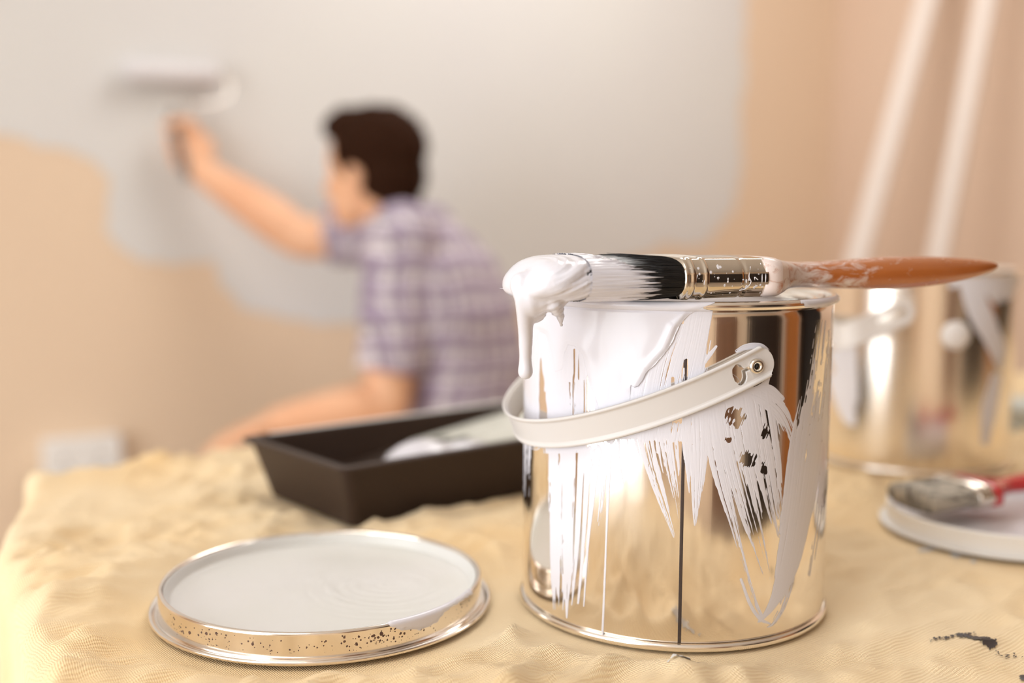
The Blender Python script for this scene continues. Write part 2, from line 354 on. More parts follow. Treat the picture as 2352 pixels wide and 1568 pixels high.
def plaid_mat():
    m = mat('plaid_shirt', (0.6, 0.55, 0.6), 0.85); nt = m.node_tree; N, L = nt.nodes, nt.links; b = N['Principled BSDF']
    tc = N.new('ShaderNodeTexCoord')
    wn = N.new('ShaderNodeTexNoise'); wn.inputs['Scale'].default_value = 9; L.new(tc.outputs['Object'], wn.inputs[0])
    va = N.new('ShaderNodeVectorMath'); va.operation = 'MULTIPLY_ADD'; va.inputs[1].default_value = (0.05, 0.05, 0.04); L.new(wn.outputs['Color'], va.inputs[0]); L.new(tc.outputs['Object'], va.inputs[2])
    sx = N.new('ShaderNodeSeparateXYZ'); L.new(va.outputs[0], sx.inputs[0])
    h = N.new('ShaderNodeMath'); h.operation = 'ADD'; L.new(sx.outputs[0], h.inputs[0]); L.new(sx.outputs[1], h.inputs[1])
    def stripes(src, period, lo, hi, ph):
        a = N.new('ShaderNodeMath'); a.operation = 'MULTIPLY_ADD'; a.inputs[1].default_value = 1 / period; a.inputs[2].default_value = ph; L.new(src, a.inputs[0])
        f = N.new('ShaderNodeMath'); f.operation = 'FRACT'; L.new(a.outputs[0], f.inputs[0])
        g = N.new('ShaderNodeMath'); g.operation = 'PINGPONG'; g.inputs[1].default_value = 0.5; L.new(f.outputs[0], g.inputs[0])
        r = N.new('ShaderNodeMapRange'); r.inputs[1].default_value = lo; r.inputs[2].default_value = hi; L.new(g.outputs[0], r.inputs[0]); return r.outputs[0]
    col = None
    def layer(prev, fac, c, s):
        x = N.new('ShaderNodeMix'); x.data_type = 'RGBA'; x.inputs[7].default_value = (*c, 1)
        mu = N.new('ShaderNodeMath'); mu.operation = 'MULTIPLY'; mu.inputs[1].default_value = s; L.new(fac, mu.inputs[0]); L.new(mu.outputs[0], x.inputs[0])
        if prev is None: x.inputs[6].default_value = (0.76, 0.70, 0.745, 1)
        else: L.new(prev, x.inputs[6])
        return x.outputs[2]
    for src in (h.outputs[0], sx.outputs[2]):
        col = layer(col, stripes(src, 0.052, 0.26, 0.34, 0.1), (0.24, 0.17, 0.29), 0.7)
        col = layer(col, stripes(src, 0.052, 0.42, 0.46, 0.45), (0.12, 0.09, 0.09), 0.75)
    L.new(col, b.inputs['Base Color'])
    return m
M['plaid'] = plaid_mat()

# ------------------------------------------------------------------ room
X0, X1, Y0, Y1, ZC = -2.80, 2.675, -2.60, 2.558, 2.55
TH = 0.12
def slab(mb, x0, x1, y0, y1, z0, z1): mb.add(*box(((x0 + x1) / 2, (y0 + y1) / 2, (z0 + z1) / 2), ((x1 - x0) / 2, (y1 - y0) / 2, (z1 - z0) / 2)))
fl = structure('floor', MB().add(*box(((X0 + X1) / 2 + 0.8, (Y0 + Y1) / 2, -0.06), ((X1 - X0) / 2 + 1.2, (Y1 - Y0) / 2 + .2, 0.05))), M['floor'])
_b = box((0, 0, 0), (1.0, 0.0585, 0.005))
plank_me = MB().add(*_b).mesh('plank', False)
for i in range(43):
    y = Y0 + 0.06 + i * 0.12
    if y > Y1: break
    off = (i * 0.73) % 2.0
    x = X0 - off
    while x < X1:
        xa, xb = max(x, X0), min(x + 2.0, X1)
        if xb - xa > 0.05:
            o = link('plank', plank_me, M['floor'], fl); o.location = ((xa + xb) / 2, y, -0.005); o.scale = ((xb - xa - 0.003) / 2.0, 1, 1)
        x += 2.0
structure('ceiling', MB().add(*box(((X0 + X1) / 2, (Y0 + Y1) / 2, ZC + 0.06), ((X1 - X0) / 2 + .1, (Y1 - Y0) / 2 + .1, 0.06))), M['ceiling'])
wb = MB(); slab(wb, X0 - TH, X1 + TH, Y1, Y1 + TH, -0.02, ZC + .1); wall_back = structure('wall_back', wb, M['peach_wall'])
# left wall with the patio window opening
WY0, WY1, WZ0, WZ1 = -1.50, 1.20, 0.06, 2.30
wl = MB(); slab(wl, X0 - TH, X0, Y0, WY0, 0, ZC); slab(wl, X0 - TH, X0, WY1, Y1, 0, ZC); slab(wl, X0 - TH, X0, WY0, WY1, 0, WZ0); slab(wl, X0 - TH, X0, WY0, WY1, WZ1, ZC)
structure('wall_left', wl, M['peach_wall'])
for wi, (ya, yb, za, zb) in enumerate(((WY0, WY1, WZ0, WZ1),)):
    wf = MB(); fw = 0.05; ym = (ya + yb) / 2
    slab(wf, X0 - .09, X0 - .02, ya, ya + fw, za, zb); slab(wf, X0 - .09, X0 - .02, yb - fw, yb, za, zb); slab(wf, X0 - .09, X0 - .02, ya + fw, yb - fw, za, za + fw); slab(wf, X0 - .09, X0 - .02, ya + fw, yb - fw, zb - fw, zb)
    for yy in (ya + (yb - ya) / 3, ya + 2 * (yb - ya) / 3): slab(wf, X0 - .08, X0 - .03, yy - .045, yy + .045, za + fw, zb - fw)
    win = structure('window_%d' % (wi + 1), wf, M['white_trim'])
    for k in range(3):
        y0_, y1_ = ya + (yb - ya) * k / 3 + .046, ya + (yb - ya) * (k + 1) / 3 - .046
        pm = MB(); slab(pm, X0 - .058, X0 - .052, y0_, y1_, za + fw, zb - fw); link('pane', pm.mesh('pane', False), M['glass'], win)
# front wall (behind the camera) and a closed brown door in it
wfm = MB(); slab(wfm, X0 - TH, X1 + TH, Y0 - TH, Y0, 0, ZC); structure('wall_front', wfm, M['peach_wall'])
d2 = MB(); slab(d2, -0.22, 0.63, Y0 + .002, Y0 + .045, 0.01, 2.03); door2 = structure('door_2', d2, M['brown_wood'])
for (xa, xb) in ((-0.12, 0.16), (0.25, 0.53)):
    for (za, zb) in ((0.2, 0.9), (1.05, 1.9)):
        p = MB().add(*bevel_box(((xa + xb) / 2, Y0 + .05, (za + zb) / 2), ((xb - xa) / 2, .008, (zb - za) / 2), .006)); link('panel', p.mesh('panel', False), M['brown_wood'], door2)
link('handle', MB().add(*tube([(-0.15, Y0 + .045, 1.0), (-0.15, Y0 + .085, 1.0), (-0.04, Y0 + .085, 1.0)], .009)).mesh('handle'), M['steel'], door2)
# right wall with a doorway to a dark hall, the orange door folded back against it
DY0, DY1 = -0.95, 0.32
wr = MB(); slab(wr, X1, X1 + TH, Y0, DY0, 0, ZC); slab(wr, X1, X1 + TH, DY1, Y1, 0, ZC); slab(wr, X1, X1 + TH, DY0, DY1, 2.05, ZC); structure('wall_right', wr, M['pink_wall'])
hall = MB(); slab(hall, X1 + TH + 1.0, X1 + TH + 1.05, DY0 - .3, DY1 + .3, 0, 2.4); slab(hall, X1 + TH, X1 + TH + 1.0, DY0 - .35, DY0 - .3, 0, 2.4); slab(hall, X1 + TH, X1 + TH + 1.0, DY1 + .3, DY1 + .35, 0, 2.4); slab(hall, X1 + TH, X1 + TH + 1.05, DY0 - .35, DY1 + .35, 2.4, 2.45)
slab(hall, X1 + 0.002, X1 + TH + 1.0, DY0 - .3, DY1 + .3, -0.01, 0.004)
structure('wall_hall', hall, M['dark_hall'])
d1 = MB(); slab(d1, X1 - .055, X1 - .012, DY0 - 0.86, DY0 - 0.02, 0.012, 2.02); door1 = structure('door_1', d1, M['orange_wood'])
for (ya, yb) in ((-1.73, -1.44), (-1.34, -1.05)):
    for (za, zb) in ((0.2, 0.9), (1.05, 1.9)):
        link('panel', MB().add(*bevel_box((X1 - .06, (ya + yb) / 2, (za + zb) / 2), (.008, (yb - ya) / 2, (zb - za) / 2), .006)).mesh('panel', False), M['orange_wood'], door1)
bbm = MB(); slab(bbm, X0, X1, Y1 - .015, Y1, 0, 0.10); structure('baseboard_back', bbm, M['white_trim'])
bbr = MB(); slab(bbr, X1 - .015, X1, DY1 + .05, Y1 - .015, 0, 0.10); structure('baseboard_right', bbr, M['white_trim'])
# dark cabinet in the corner behind the camera, seen only in the tins
cab = thing('tall_cabinet', 'tall dark wooden cabinet standing in the corner behind the work table', 'cabinet', (1.78, Y0 + 0.26, 0), 0)
link('carcass', MB().add(*bevel_box((0, 0, 0.95), (0.70, 0.24, 0.95), .006)).mesh('carcass', False), M['dark_wood'], cab)
for s in (-1, 1):
    d = link('cabinet_door', MB().add(*bevel_box((s * 0.35, 0.25, 0.95), (0.342, 0.012, 0.90), .006)).mesh('cabinet_door', False), M['dark_wood'], cab)
    link('knob', MB().add(*ball((s * 0.04, 0.28, 1.0), (.014, 0, 0), (0, .014, 0), (0, 0, .014))).mesh('knob'), M['steel'], d)
# unseen ceiling lamps, added as fill for the wall and the table
for lx, ly, ll in ((1.45, 1.65, 'added round white ceiling fill lamp near the half painted wall'), (-0.75, 0.10, 'added round white ceiling fill lamp left of the work table, nearer the window')):
    lamp = thing('added_fill_lamp', ll, 'lamp', (lx, ly, ZC), 0, 'added fill lamps')
    link('fill_lamp_base', MB().add(*lathe([(0, 0), (.50, 0), (.50, -.02), (0, -.02)], 48)).mesh('fill_lamp_base', False), M['white_trim'], lamp)
    link('fill_lamp_shade', MB().add(*lathe([(.48, -.02), (.47, -.035), (.4, -.045), (0, -.048)], 48)).mesh('fill_lamp_shade'), M['fill_lamp_glass'], lamp)

# fresh paint on the back wall: everything above a ragged edge left of the corner
def wall_paint():
    nx, nz = 520, 420
    xs = np.linspace(X0, X1 - .01, nx); zs = np.linspace(0.3, ZC - .02, nz)
    GX, GZ = np.meshgrid(xs, zs, indexing='ij'); GY = np.full_like(GX, Y1)
    U, V = GX * CY - GY * SY, GX * SY + GY * CY
    px, py = project(np.stack([U, V, GZ - TZ], -1))
    poly = [(-3000, -3000), (1712, -3000), (1708, 0), (1700, 300), (1692, 480), (1640, 545), (1560, 562), (1440, 585), (1390, 640), (1160, 720), (1000, 760), (780, 745), (700, 735), (560, 712), (520, 665),
            (492, 606), (420, 600), (335, 606), (275, 575), (248, 525), (252, 440), (262, 405), (180, 352), (90, 330), (0, 312), (-300, 300), (-3000, 300)]
    f = poly_sdf(px, py, poly) + (vnoise(px / 30, py / 30, 3) - .5) * 22 + (vnoise(px / 9, py / 9, 4) - .5) * 8
    P = np.stack([GX, GY - 0.0015 - 0.0005 * np.clip(f / 20, 0, 1), GZ], -1)
    V_, T_ = iso_clip(P, f)
    link('paint_coat', mesh_np('paint_coat', V_, T_), M['wall_paint'], wall_back, 'fresh pale grey paint with a ragged unfinished lower edge')
wall_paint()

# double socket low on the back wall
def wall_at(px, py, off=0.0):
    r = px_ray(px, py); a = np.array([r[0] * CY + r[1] * SY, -r[0] * SY + r[1] * CY, r[2]])
    t = (Y1 - off) / a[1]; return np.array([a[0] * t, Y1 - off, a[2] * t + CAM_H + TZ])
q = wall_at(184, 1048)
sock = thing('wall_socket', 'white double socket box low on the peach wall at far left', 'socket', (q[0], Y1, q[2]), 0)
link('back_box', MB().add(*bevel_box((0, -.018, 0), (.080, .018, .048), .004)).mesh('back_box', False), M['white_trim'], sock)
link('face_plate', MB().add(*bevel_box((0, -.039, 0), (.082, .004, .050), .003)).mesh('face_plate', False), M['white_trim'], sock)
for s in (-1, 1):
    link('switch', MB().add(*bevel_box((s * .022, -.044, .028), (.006, .003, .010), .002)).mesh('switch', False), M['white_trim'], sock)
    for (dx, dz, hx, hz) in ((0, .004, .0022, .005), (-.011, -.017, .0045, .002), (.011, -.017, .0045, .002)):
        link('socket_hole', MB().add(*box((s * .038 + dx, -.0432, dz), (hx, .0006, hz))).mesh('socket_hole', False), M['bristle'], sock)

# battens leaning on the right wall
def batten(p0, p1, yy, m, w, label):
    def on(p):
        r = px_ray(*p); a = np.array([r[0] * CY + r[1] * SY, -r[0] * SY + r[1] * CY, r[2]]); t = yy / a[1]; return np.array([a[0] * t, yy, a[2] * t + CAM_H + TZ])
    A, B = on(p0), on(p1); d = (A - B) / np.linalg.norm(A - B)
    foot = B + d * ((0.0 - B[2]) / d[2]); tt = (X1 - .03 - foot[0]) / d[0]; top = foot + d * min(tt, (ZC - .05) / d[2])
    o = thing('batten', label, 'batten', tuple(foot), 0, None)
    L_ = np.linalg.norm(top - foot); ex = d; ey = np.array([0, 1.0, 0]); ez = np.cross(ex, ey)
    V, F = bevel_box((L_ / 2, 0, 0), (L_ / 2, w / 2, .010), .003)
    V = [tuple(ex * x + ey * y + ez * z + np.array([0, 0, .012])) for x, y, z in V]
    link('timber', MB().add(V, F).mesh('timber', False), m, o)
    return o
batten((2133, 0), (1982, 560), 2.06, M['batten'], 0.062, 'bright white batten leaning on the wall, nearer the room corner')
batten((2268, 0), (2162, 560), 1.86, M['batten'], 0.050, 'dimmer white batten leaning on the wall, right of the other batten')

# ------------------------------------------------------------------ work table and dust sheet
TX0, TX1, TY0, TY1 = 0.060, 1.90, 0.20, 0.932
table = thing('work_table', 'wooden work table hidden under the dust sheet', 'table', ((TX0 + TX1) / 2, (TY0 + TY1) / 2, 0), 0)
hx, hy = (TX1 - TX0) / 2 - .05, (TY1 - TY0) / 2 - .02
link('tabletop', MB().add(*bevel_box((0, 0, TZ - .030), (hx, hy, .018), .004)).mesh('tabletop', False), M['brown_wood'], table)
for sx_ in (-1, 1):
    for sy_ in (-1, 1):
        link('leg', MB().add(*bevel_box((sx_ * (hx - .09), sy_ * (hy - .09), (TZ - .05) / 2), (.03, .03, (TZ - .05) / 2), .004)).mesh('leg', False), M['brown_wood'], table)
    link('stretcher', MB().add(*bevel_box((sx_ * (hx - .09), 0, .2), (.018, hy - .09, .03), .004)).mesh('stretcher', False), M['brown_wood'], table)

CAN1 = (0.089, 0.586); LID1 = (-0.1026, 0.573); CAN2 = (0.358, 0.957); LID2 = (0.337, 0.722)
def cloth_height(X, Y):
    U, V = X * CY - Y * SY, X * SY + Y * CY
    wx = X + 0.03 * (vnoise(X * 9, Y * 9, 1) - .5); wy = Y + 0.03 * (vnoise(X * 9, Y * 9, 2) - .5)
    h = np.zeros_like(X); flat = .55 + .9 * sstep(.35, .65, vnoise(X * 7, Y * 7, 30))
    for k, (ang, lx, ly, amp) in enumerate(((10, 5, 16, .0050), (48, 5, 20, .0045), (-20, 8, 30, .0040), (25, 14, 46, .0036), (70, 16, 42, .0034), (-5, 24, 66, .0034), (40, 32, 74, .0026), (18, 12, 62, .0040), (-48, 30, 60, .0022), (80, 48, 90, .0014), (15, 50, 110, .0014))):
        a = math.radians(ang); p, q = wx * math.cos(a) + wy * math.sin(a), -wx * math.sin(a) + wy * math.cos(a)
        n = vnoise(p * lx, q * ly, 5 + k); r = 1 - np.abs(2 * n - 1)
        h += .75 * amp * (r ** 2 - .35)
    rest = np.ones_like(h)
    for (cu, cv), R in ((CAN1, .088), (LID1, .094), (CAN2, .088), (LID2, .085)):
        d = np.hypot(U - cu, V - cv); rest = np.minimum(rest, sstep(R + .002, R + .030, d))
    a = math.radians(40.5); du, dv = U + .1120, V - .712
    lx, ly = du * math.cos(a) + dv * math.sin(a), -du * math.sin(a) + dv * math.cos(a)
    d = np.maximum(np.maximum(.008 - lx, lx - .255), np.maximum(.006 - ly, ly - .118)); rest = np.minimum(rest, sstep(.0, .03, d))
    low = -.0015
    return low + (np.maximum(h * flat, -.004) - low) * rest
def make_cloth():
    R = .012; drop = .42
    def prof(lo, hi, step):
        top = np.arange(lo, hi + 1e-9, step); a = np.linspace(0, np.pi / 2, 7)[1:]; dn = np.linspace(0.02, drop, 24)
        pos = np.concatenate([np.full(24, lo - R), lo - R * np.sin(a[::-1]), top, hi + R * np.sin(a), np.full(24, hi + R)])
        dz = np.concatenate([-R - dn[::-1], -R * (1 - np.cos(a[::-1])), np.zeros(len(top)), -R * (1 - np.cos(a)), -R - dn])
        return pos, dz
    px_, dx_ = prof(TX0, TX1, .0042); py_, dy_ = prof(TY0, TY1, .0030)
    X, Y = np.meshgrid(px_, py_, indexing='ij'); DX, DY = np.meshgrid(dx_, dy_, indexing='ij')
    Z = np.minimum(DX, DY)
    top = np.clip(1 + Z / .02, 0, 1)
    Xn = X.copy(); Yn = Y.copy()
    h = cloth_height(X, Y) * top
    hang = np.clip(-Z / drop, 0, 1)
    fold = 0.03 * hang * (np.sin(X * 31 + 3 * vnoise(X * 3, Y * 3, 9)) + np.sin(Y * 29)) * .5
    sx = np.where(X < TX0, -1, np.where(X > TX1, 1, 0)); sy = np.where(Y < TY0, -1, np.where(Y > TY1, 1, 0))
    Xn += sx * (.4 * fold + .01 * hang); Yn += sy * (.4 * fold + .01 * hang)
    corner = (np.abs(sx) * np.abs(sy)) > 0
    # the left edge sags outwards a little towards the far corner
    Xn += .040 * sstep(.70, .945, Y) * sstep(.30, .06, X)
    P = np.stack([Xn, Yn, TZ + Z + h], -1)
    ok = grid_faces(*X.shape); c = corner.ravel()
    me = mesh_np('drop_cloth', P.reshape(-1, 3), ok)
    return me
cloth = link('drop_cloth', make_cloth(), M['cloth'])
cloth['label'] = 'crumpled cream cotton dust sheet draped over the work table'; cloth['category'] = 'dust sheet'

def smear_on_cloth(name, m, label, fld, bbox, step=.0005):
    us = np.arange(bbox[0], bbox[1], step); vs = np.arange(bbox[2], bbox[3], step)
    U, V = np.meshgrid(us, vs, indexing='ij'); X, Y = U * CY + V * SY, -U * SY + V * CY
    px, py = project(np.stack([U, V, np.zeros_like(U)], -1)); f = fld(px, py)
    P = np.stack([X, Y, TZ + cloth_height(X, Y) + .0008], -1)
    V_, T_ = iso_clip(P, f)
    if len(T_): link(name, mesh_np(name, V_, T_), m, cloth, label, 'stuff')
def line_field(px, py, pts):
    f = np.full(px.shape, -99.0)
    for (x0, y0, w0), (x1, y1, w1) in zip(pts[:-1], pts[1:]):
        t = np.clip(((px - x0) * (x1 - x0) + (py - y0) * (y1 - y0)) / ((x1 - x0) ** 2 + (y1 - y0) ** 2), 0, 1)
        d = np.hypot((px - x0 - t * (x1 - x0)) * .7, py - y0 - t * (y1 - y0)); f = np.maximum(f, w0 + (w1 - w0) * t - d)
    return f
def dark_stain(px, py):
    f = line_field(px, py, [(2140, 1477, 2), (2175, 1472, 4), (2195, 1463, 3), (2218, 1467, 5), (2245, 1475, 8), (2280, 1484, 7)])
    f = np.maximum(f, line_field(px, py, [(2215, 1466, 2), (2236, 1459, 3)]))
    g = line_field(px, py, [(2285, 1497, 3), (2310, 1503, 3), (2330, 1500, 2), (2345, 1510, 2)]) - 6 * (vnoise(px / 6, py / 4, 12) > .45)
    f = np.maximum(f, g); f = np.maximum(f, 9 - np.hypot((px - 2352) * .8, py - 1562))
    return f + (vnoise(px / 5, py / 3, 11) - .5) * 7 + (vnoise(px / 2.2, py / 1.6, 13) - .5) * 5 - .5
smear_on_cloth('paint_smear', M['stain'], 'dark dried paint smear', dark_stain, (.16, .30, .44, .60))
def pale_a(px, py):
    f = line_field(px, py, [(1540, 1556, 4), (1575, 1552, 9), (1610, 1540, 6), (1640, 1528, 3)])
    return f + (vnoise(px / 8, py / 4, 21) - .5) * 11 - 2
smear_on_cloth('paint_smear', M['pale_smear'], 'pale dried paint smear in front of the tin', pale_a, (.04, .12, .40, .56))
def pale_b(px, py):
    f = np.maximum(line_field(px, py, [(2110, 1262, 3), (2150, 1254, 6), (2190, 1252, 3)]), np.maximum(line_field(px, py, [(2195, 1268, 8), (2230, 1272, 4)]), line_field(px, py, [(2235, 1285, 3), (2260, 1288, 2)])))
    return f + (vnoise(px / 12, py / 6, 22) - .5) * 8 - 1
smear_on_cloth('paint_smear', M['pale_smear'], 'pale dried paint smear near the far lid', pale_b, (.24, .40, .60, .72))

# ------------------------------------------------------------------ paint tins
R, H = 0.0825, 0.170
BR = 0.00225
def can_r(z):
    z = np.asarray(z, float); r = np.full(z.shape, R)
    zc = H - BR; t = np.clip(1 - ((z - zc) / BR) ** 2, 0, 1)
    return np.maximum(r, np.where(np.abs(z - zc) <= BR, R + .0002 + BR * np.sqrt(t), R))
def tin_parts(root, tin_mat):
    body = [(0.002, .004), (R - .002, .004), (R - .0002, .0045)] + [(R, z) for z in np.linspace(.006, H - .004, 24)] + [(R - .0012, H - .003), (R - .0012, H - .03), (R - .0012, .006), (.002, .006)]
    link('body', MB().add(*lathe(body, 224)).mesh('body'), tin_mat, root)
    rim = arc(R + .0002, H - BR, BR, -100, 190, 14) + arc(R - .0052, H - .0045, .0022, 0, -180, 8) + arc(R - .0095, H - .0035, .0019, 0, 180, 8) + [(R - .0115, H - .012), (R - .0108, H - .012), (R - .0035, H - .0065), (R - .0012, H - .0065)]
    link('rim', MB().add(*lathe(rim, 224, True)).mesh('rim'), M['tin_edge'], root)
    bead = arc(R - .0004, .0021, .0021, -90, 110, 10) + [(R - .003, .0045), (R - .004, .0005)]
    link('base_bead', MB().add(*lathe(bead, 224, True)).mesh('base_bead'), M['tin_edge'], root)
    link('paint_fill', MB().add(*lathe([(0.0005, H - .035), (R - .02, H - .035), (R - .004, H - .0345), (R - .0016, H - .032)], 96)).mesh('paint_fill'), M['paint'], root)
can = thing('paint_can', 'shiny open paint tin in front, smeared with white paint, brush across its top', 'paint tin', W(*CAN1, 0))
tin_parts(can, M['tin'])
# weld seam
def on_can(x, y):
    r = px_ray(x, y); o = np.array([-CAN1[0], -CAN1[1]]); d = r[:2]
    a, b, c = d @ d, 2 * o @ d, o @ o - R * R; t = (-b - math.sqrt(max(b * b - 4 * a * c, 0))) / (2 * a)
    p = o + d * t; return math.atan2(p[0], -p[1]), CAM_H + r[2] * t       # angle right of the facing side, height
fs = on_can(1565, 1250)[0]
sv = []; nz = 40
for i in range(nz):
    z = .0045 + (H - .009) * i / (nz - 1)
    for k, (da, e) in enumerate(((-.0105, .00002), (-.008, .00007), (.008, .00007), (.0105, .00002))):
        a = fs + da * .95; sv.append(((R + e) * math.sin(a), -(R + e) * math.cos(a), z))
link('seam', MB().add(sv, rings_faces(nz, 4, False)).mesh('seam'), M['seam'], can, 'dark welded seam')

STROKES = [  # (x, y, half width, load) along each brush mark, in photo pixels on the tin's wall
    [(1225, 690, 60, 1.2), (1225, 850, 60, 1.1), (1228, 960, 60, 1.02), (1230, 1020, 50, .9)],
    [(1295, 690, 70, 1.2), (1295, 850, 68, 1.02), (1298, 960, 62, .97), (1300, 1040, 58, .95)],
    [(1390, 690, 95, 1.2), (1392, 800, 95, 1.1), (1395, 900, 90, 1.0), (1400, 1010, 80, .92)],
    [(1608, 708, 40, 1.1), (1592, 790, 44, .98), (1568, 890, 52, .90), (1545, 1010, 60, .84)],
    [(1545, 735, 45, 1.0), (1510, 830, 50, .98), (1490, 930, 55, .92), (1480, 1010, 50, .84)],
    [(1645, 795, 4, .5), (1632, 812, 6, .6), (1618, 832, 5, .4)],
    [(1292, 990, 38, 1.0), (1290, 1200, 35, .97), (1290, 1320, 31, .86), (1287, 1400, 22, .25)],
    [(1300, 1250, 10, .95), (1302, 1360, 6, .85), (1302, 1418, 2, .75)],
    [(1212, 985, 17, .9), (1211, 1050, 13, .55), (1209, 1140, 9, .2)],
    [(1336, 1030, 10, .95), (1328, 1200, 8, .9), (1318, 1330, 5, .85), (1313, 1388, 2, .8)],
    [(1352, 1030, 10, .85), (1346, 1150, 8, .9), (1338, 1280, 5, .9), (1328, 1385, 2.5, .85)],
    [(1370, 1030, 14, .8), (1362, 1120, 9, .85), (1350, 1250, 4, .9), (1341, 1392, 1.6, .9)],
    [(1378, 1030, 28, .75), (1380, 1085, 20, .6), (1378, 1110, 10, .3)],
    [(1388, 1080, 9, .8), (1378, 1180, 5, .8), (1365, 1260, 3, .7), (1355, 1320, 2, .5)],
    [(1400, 1045, 6, 1.2), (1394, 1200, 2.6, 1.3), (1388, 1350, 2.6, 1.3), (1383, 1474, 3.0, 1.3)],
    [(1430, 1000, 30, .72), (1434, 1060, 22, .45), (1446, 1150, 10, .15)],
    [(1475, 970, 36, .88), (1495, 1065, 26, .62), (1528, 1170, 12, .5), (1548, 1232, 4, .4)],
    [(1525, 960, 38, .92), (1540, 1065, 28, .68), (1553, 1140, 12, .42), (1560, 1190, 5, .3)],
    [(1595, 930, 46, 1.0), (1600, 1060, 32, .86), (1598, 1130, 18, .74), (1597, 1205, 5, .5)],
    [(1632, 920, 40, 1.0), (1652, 1070, 26, .78), (1690, 1220, 12, .45), (1728, 1360, 6, .25)],
    [(1668, 890, 52, 1.05), (1692, 1040, 52, .92), (1718, 1150, 40, .68), (1742, 1240, 26, .42), (1765, 1330, 12, .2)],
    [(1735, 900, 48, 1.0), (1758, 1040, 46, .90), (1772, 1130, 30, .66), (1790, 1230, 12, .34)],
    [(1662, 1090, 10, .6), (1700, 1260, 9, .42), (1730, 1370, 7, .5), (1752, 1420, 5, .6)],
    [(1702, 1330, 4, .7), (1722, 1385, 5, .7), (1745, 1420, 5, .9), (1768, 1432, 3, .7)],
    [(1890, 735, 20, .32), (1882, 800, 28, .52), (1873, 880, 36, .68), (1862, 960, 46, .84), (1848, 1060, 50, 1.0), (1834, 1160, 46, 1.06), (1814, 1270, 36, 1.0), (1792, 1350, 21, .95), (1765, 1402, 9, .85), (1742, 1428, 4, .6)],
    [(1908, 760, 12, .55), (1904, 900, 14, .62), (1897, 1050, 15, .62), (1880, 1200, 14, .42), (1862, 1320, 10, .25)],
    [(1820, 1290, 16, .6), (1805, 1370, 12, .5), (1780, 1425, 7, .45), (1762, 1440, 3, .3)],
    [(1690, 902, 10, .7), (1735, 905, 20, .88), (1785, 938, 25, .82), (1812, 985, 17, .55), (1824, 1035, 8, .25)],
    [(1705, 905, 6, .6), (1760, 890, 10, .8), (1795, 915, 10, .6)],
    [(1692, 806, 5, .7), (1715, 796, 9, .9), (1745, 794, 8, .95), (1764, 803, 4, .5)],
    [(1735, 893, 6, 1.0), (1755, 884, 9, 1.0), (1766, 868, 4, .8)],
]
GAPS = [  # places the brush skipped
    [(1242, 790, 0), (1243, 835, 1.5), (1245, 890, 4.5), (1249, 965, 6.5)],
]
DABS = [(1690, 958, 24, 22), (1757, 990, 11, 17), (1716, 1052, 20, 20), (1755, 1076, 8, 14), (1672, 1010, 8, 6)]
DRY = [[(1322, 805, 6), (1320, 860, 9), (1314, 920, 12), (1340, 960, 16)], [(1355, 840, 10), (1350, 960, 18)], [(1580, 830, 8), (1560, 960, 14)], [(1545, 870, 6), (1532, 960, 8)]]
def stroke_field(px, py, pts, seed, wide=1.0):
    P = np.asarray(pts, float); Q = spline(P, 48); Q[:, 2] = np.maximum(Q[:, 2], .8)
    m = (px > Q[:, 0].min() - 70) & (px < Q[:, 0].max() + 70) & (py > Q[:, 1].min() - 45) & (py < Q[:, 1].max() + 45)
    f = np.full(px.shape, -3.0)
    if not m.any(): return f
    x, y = px[m], py[m]; best = np.full(x.shape, 1e9); S_ = np.zeros_like(x); A_ = np.zeros_like(x); Hw = np.ones_like(x); Ld = np.zeros_like(x); over = np.zeros_like(x)
    seg = np.hypot(*(Q[1:, :2] - Q[:-1, :2]).T); cum = np.r_[0, np.cumsum(seg)]
    for i in range(len(Q) - 1):
        ax, ay = Q[i, :2]; ex, ey = Q[i + 1, :2] - Q[i, :2]; l2 = ex * ex + ey * ey + 1e-9
        tr = ((x - ax) * ex + (y - ay) * ey) / l2; t = np.clip(tr, 0, 1)
        d = np.hypot(x - ax - ex * t, y - ay - ey * t); k = d < best
        best = np.where(k, d, best); side = np.sign(ex * (y - ay) - ey * (x - ax))
        S_ = np.where(k, side * d, S_); A_ = np.where(k, cum[i] + t * seg[i], A_)
        Hw = np.where(k, Q[i, 2] + (Q[i + 1, 2] - Q[i, 2]) * t, Hw); Ld = np.where(k, Q[i, 3] + (Q[i + 1, 3] - Q[i, 3]) * t, Ld)
        e = np.where(((i == 0) & (tr < 0)) | ((i == len(Q) - 2) & (tr > 1)), 1.0, 0.0); over = np.where(k, e, over)
    s = S_ / np.maximum(Hw, 1e-3) * Hw.mean() / 1.0           # bristle tracks converge with the stroke
    s = S_ * (0.5 + 0.5 * Hw.mean() / np.maximum(Hw, 2.0))
    n = .36 * vnoise(s / 1.7, A_ / 120, seed) + .30 * vnoise(s / 3.9, A_ / 170, seed + 3) + .20 * vnoise(s / 11, A_ / 240, seed + 5) + .14 * vnoise(s / 1.5, A_ / 12, seed + 8)
    n = np.clip((n - .5) * 2.1 + .5, 0, 1)
    edge = sstep(.62, 1.08, np.abs(S_) / Hw)
    n2 = vnoise(s / 3.0, A_ * 0 + seed, seed + 11)
    v = Ld - n * 1.0 - edge * (1.15 + .5 * (Ld > 1)) - over * (.25 + n2) * np.clip(best / 14, 0, 2)
    f[m] = v
    return f
